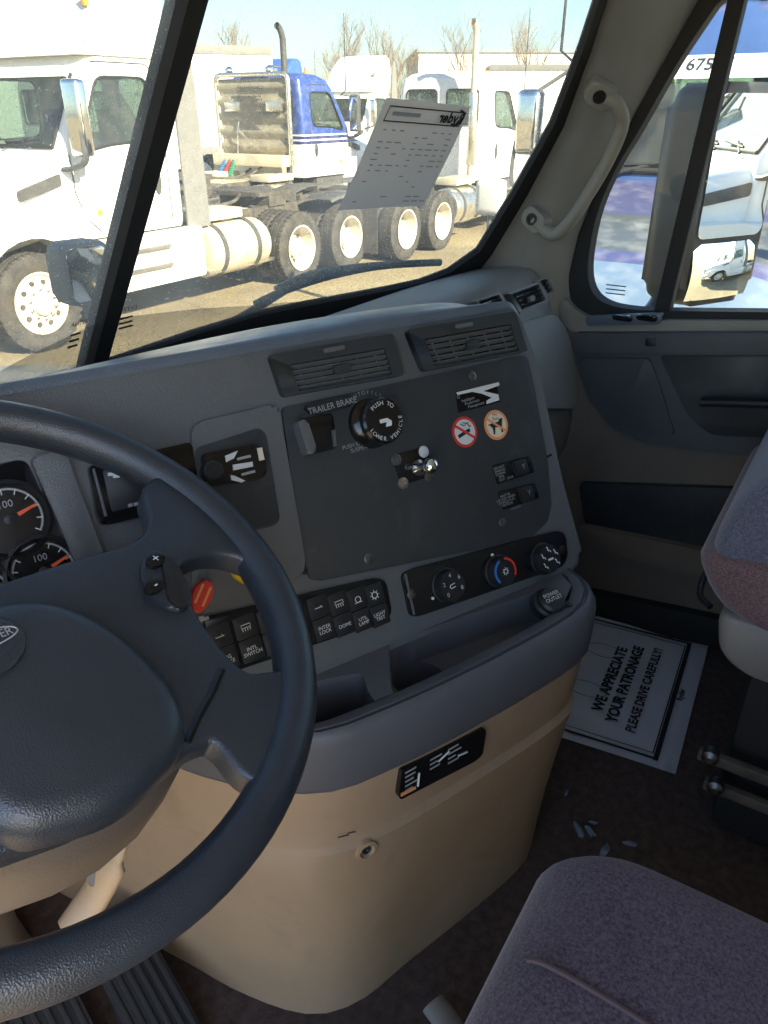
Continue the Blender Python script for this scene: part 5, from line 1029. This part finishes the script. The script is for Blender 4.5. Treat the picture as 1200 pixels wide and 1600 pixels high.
# --- gauges
plate('cluster_panel', ((-300, 790), (40, 716), (130, 905), (90, 1010), (-300, 1100)), -.004, .002, 'gloss_black', .002, .01)
def gauge(px, py, r, na):
    f = Frame(PF.hit(px, py, .004), PF.u, PF.w); b = NB(); lathe(b, f, [(r * 1.18, -.002), (r * 1.18, .010), (r * 1.08, .012), (r, .004)], 36, cap=False); g = emit('gauge', b, 'black_plastic', DB, ang=30)
    b = NB(); prism(b, f, circ(0, 0, r * 1.02, 36), 0, .003); emit('dial', b, 'gloss_black', g)
    b = NB(); n = 24; a0, a1 = 215, -35; pi_ = [(math.cos(R_(a0 + (a1 - a0) * k / n)), math.sin(R_(a0 + (a1 - a0) * k / n))) for k in range(n + 1)]; prism(b, f, [(x * r * .93, y * r * .93) for x, y in pi_] + [(x * r * .87, y * r * .87) for x, y in pi_[::-1]], .003, .0035); emit('scale_ring', b, 'print_grey', g)
    b = NB()
    for k in range(11): c_, s_ = math.cos(R_(a0 + (a1 - a0) * k / 10)), math.sin(R_(a0 + (a1 - a0) * k / 10)); tube(b, [f.pt(c_ * r * .74, s_ * r * .74, .0036), f.pt(c_ * r * .92, s_ * r * .92, .0036)], .0007, 4)
    o = emit('tick_mark', b, 'print_white', g); o['kind'] = 'stuff'
    text('lettering', '100', f.moved(0, r * .45, .003), 'print_grey', g, r * .3); text('lettering', '50', f.moved(-r * .5, -r * .3, .003), 'print_grey', g, r * .24)
    b = NB(); c_, s_ = math.cos(R_(na)), math.sin(R_(na)); f2 = f.moved(0, 0, .005, R_(na)); prism(b, f2, [(r * .28, -r * .06), (r * .85, -r * .03), (r * .85, r * .03), (r * .28, r * .06)], 0, .002); emit('needle', b, 'needle', g)
    b = NB(); lathe(b, f.moved(0, 0, .003), [(r * .16, 0), (r * .15, .004), (.0001, .005)], 16, cap=False); emit('needle_hub', b, 'black_plastic', g)
gauge(14, 812, .036, 18); gauge(68, 893, .034, 20); gauge(-40, 935, .036, 60)
# --- valve tags behind the wheel
rv = plate('parking_valve', ((302, 925), (314, 910), (328, 905), (334, 916), (332, 935), (318, 955), (305, 960), (301, 945)), .004, .022, 'red_paint', .004, .006, seg=3); rv['label'] = 'red diamond parking brake knob'
f = Frame(PF.hit(317, 930, .0225), PF.u, PF.w).moved(0, 0, 0, R_(50))
for k in (-1, 1): b = NB(); prism(b, f, rect(-.012, k * .005 - .0015, .012, k * .005 + .0015), 0, .0006); emit('printed_line', b, 'orange_print', rv)
yv = plate('air_supply_valve', ((362, 884), (370, 884), (390, 908), (385, 914), (368, 902)), .004, .020, 'yellow', .003, .003); yv['label'] = 'yellow air supply knob'
b = NB(); prism(b, Frame(PF.hit(316, 967, .004), PF.u, PF.w), [(-.008, -.003), (.008, -.003), (.008, .001), (.003, .001), (.002, .004), (-.004, .004), (-.004, .001), (-.008, .001)], 0, .001); emit('truck_symbol', b, 'print_grey', DB)
# ------------------------------------------------------------------ centre console
def ringp(pts, z, n=56):
    sp_ = smooth_path([(x, y, z) for x, y in pts], 8); L = [0]
    for i in range(1, len(sp_)): L.append(L[-1] + (sp_[i] - sp_[i - 1]).length)
    out = []; j = 0
    for k in range(n):
        d = L[-1] * k / (n - 1)
        while j < len(L) - 2 and L[j + 1] < d: j += 1
        out.append(sp_[j].lerp(sp_[j + 1], (d - L[j]) / max(1e-9, L[j + 1] - L[j])))
    return out
RZ0 = [(-.36, .95), (-.345, .78), (-.332, .66), (-.322, .555), (-.294, .452), (-.238, .397), (-.141, .363), (-.008, .316), (.110, .281), (.17, .285), (.215, .33), (.27, .48), (.34, .72), (.40, .95)]
RZ5 = [(-.375, .95), (-.36, .78), (-.345, .65), (-.325, .53), (-.275, .420), (-.190, .364), (-.060, .305), (.08, .252), (.145, .236), (.195, .245), (.235, .29), (.29, .44), (.36, .70), (.42, .95)]
def mixr(t, off=0):
    P = []
    for (a, c), (d, e) in zip(RZ0, RZ5): P.append((a + (d - a) * t, c + (e - c) * t + off))
    return P
b = NB(); loft(b, [ringp(mixr(t, o_), z) for z, t, o_ in ((-.002, 0, 0), (.02, .02, 0), (.15, .25, 0), (.28, .52, -.004), (.352, .68, -.006), (.358, .70, .000), (.364, .72, .003), (.40, .8, .0), (.468, .9, -.001))], closed=False); cs = emit('console_body', b, 'beige', DB, ang=28)
b = NB(); loft(b, [ringp(mixr(t, o_), z) for z, t, o_ in ((.462, .9, .004), (.464, .92, -.003), (.470, .95, -.005), (.50, .98, -.005), (.53, 1, -.004), (.545, 1, -.001), (.552, 1, .005), (.5545, 1, .011), (.549, 1, .0135), (.549, 1, .016), (.5545, 1, .0185), (.5535, 1, .030), (.551, 1, .036), (.50, 1, .038))], closed=False); emit('console_rim', b, 'tray_grey', DB, ang=50)
# tray slab with recess, cup well and side pocket
def zpl(pxs, z): return [tuple(onz(*p, z))[:2] for p in pxs]
rr = ringp(mixr(1, .037), .55, 30)
slab = [(p.x, p.y) for p in rr]
b = NB(); prism(b, FZ, slab, .40, .5515); to = emit('storage_tray', b, 'tray_grey', DB, ang=30); cut = []
for nm, pts, z0, z1, rad in (('r', zpl(((607, 1004), (640, 992), (838, 925), (868, 950), (866, 972), (740, 1046), (690, 1078), (650, 1090), (612, 1085)), .5515), .500, .7, .012), ('p', zpl(((430, 1085), (505, 1062), (566, 1050), (576, 1082), (594, 1104), (572, 1140), (520, 1158), (450, 1165), (425, 1120)), .5515), .445, .7, .012)):
    c = NB(); prism(c, FZ, rnd(pts, rad, 4), z0, z1); cut.append(emit('c', c, None))
cq = onz(655, 1062, .50); c = NB(); lathe(c, Frame((cq.x, cq.y, 0), (1, 0, 0), (0, 1, 0)), [(.037, .43), (.040, .7)], 32); cut.append(emit('c', c, None))
for c in cut:
    md = to.modifiers.new('b', 'BOOLEAN'); md.operation = 'DIFFERENCE'; md.object = c; md.solver = 'EXACT'; c.location = -V((0, .75, 0)) * 0
for c in cut: c.location = (0, 0, 0)
bpy.context.view_layer.update(); evaluated(to)
for c in cut: bpy.data.objects.remove(c)
to.data.set_sharp_from_angle(angle=R_(30))
# outlet
oq = onz(858, 944, .552); of = Frame(oq, uD, V((0, 0, 1)) * .35 + vD); of = Frame(oq, uD, vD * .9 + V((0, 0, .45)))
b = NB(); lathe(b, of, [(.026, -.01), (.026, .003), (.022, .006), (.0215, .012), (.018, .016), (.0001, .0165)], 28, cap=False); oo = emit('power_outlet', b, 'black_plastic', DB, ang=30)
text('lettering', 'POWER\nOUTLET', of.moved(0, .003, .0165), 'print_white', oo, .0085, c=.0005)
b = NB(); tube(b, [of.pt(.012, -.012, .012), of.pt(.022, -.02, .008), of.pt(.030, -.024, .004)], .006, 8); emit('cap_strap', b, 'black_plastic', oo)
# console label and screw on the beige front
def cpt(px, py, off=0):
    # where the ray meets the console front
    best = None
    for z in [k * .004 for k in range(5, 117)]:
        q = onz(px, py, z); t = (z / .5) * .9; R2 = ringp(mixr(min(t, .9)), z, 90)
        m = min(((p.x - q.x) ** 2 + (p.y - q.y) ** 2, i) for i, p in enumerate(R2))
        if best is None or m[0] < best[0]: best = (m[0], q, R2[max(m[1] - 1, 0)], R2[min(m[1] + 1, 89)])
    d = (best[3] - best[2]).normalized(); n = V((d.y, -d.x, 0))
    if n.dot(CAM - best[1]) < 0: n = -n
    return best[1] + n * off, V((0, 0, 1)).cross(n), n
q, uu, nn = cpt(692, 1195, .004); lf = Frame(q, uu, (0, 0, 1))
lb = plate('instruction_label', ((628, 1205), (756, 1137), (760, 1143), (754, 1180), (742, 1190), (626, 1250), (623, 1244)), -.006, .002, 'gloss_black', .0005, .004, fr=lf)
lb['label'] = 'black instruction label with white print on the beige console'
b = NB(); rs = random.Random(9)
for c0_, r0, n_ in ((633, 1208, 5), (700, 1172, 4), (672, 1188, 3)):
    for k in range(n_):
        f = Frame(lf.hit(c0_, r0 + k * 7, .0022), lf.u, lf.w); prism(b, f, rect(0, -.0012, rs.uniform(.012, .024), .0012), 0, .0005)
o = emit('printed_lines', b, 'print_grey', lb); o['kind'] = 'stuff'
b = NB(); tube(b, [lf.hit(*p, .0026) for p in ((653, 1228), (655, 1208))], .0016, 5); tube(b, [lf.hit(*p, .0026) for p in ((685, 1190), (702, 1174))], .0014, 5); tube(b, [lf.hit(*p, .0026) for p in ((716, 1181), (730, 1175))], .0014, 5); emit('lever_diagram', b, 'print_white', lb)
plate('orange_strip', ((627, 1240), (650, 1229), (650, 1233), (627, 1245)), .002, .0028, 'orange_print', 0, fr=lf, parent=lb)
q, uu, nn = cpt(570, 1324, .004); f = Frame(q, uu, (0, 0, 1)); b = NB(); lathe(b, f, [(.017, -.003), (.0155, .0035), (.011, .0045), (.009, -.001), (.0001, -.001)], 24, cap=False); rc = emit('screw_recess', b, 'beige', DB, ang=60)
b = NB(); lathe(b, f.moved(0, 0, -.001), [(.0065, 0), (.006, .003), (.003, .003), (.0028, .001), (.0001, .001)], 14, cap=False); emit('screw', b, 'screw_steel', rc)
b = NB()
for P in (((540, 1302), (556, 1299)), ((528, 1308), (545, 1304)), ((546, 1334), (556, 1330))):
    tube(b, [cpt(*P[0], .0005)[0], cpt(*P[1], .0005)[0]], .0009, 4)
b2_ = NB(); tube(b2_, [PF.pt(.405, -.172, .0005), PF.pt(.44, -.168, -.001), PF.pt(.4515, -.166, -.012), PF.pt(.4525, -.165, -.04)], .0022, 6); emit('panel_gap', b2_, 'gloss_black', DB)
o = emit('scuff_mark', b, 'ink', DB); o['kind'] = 'stuff'
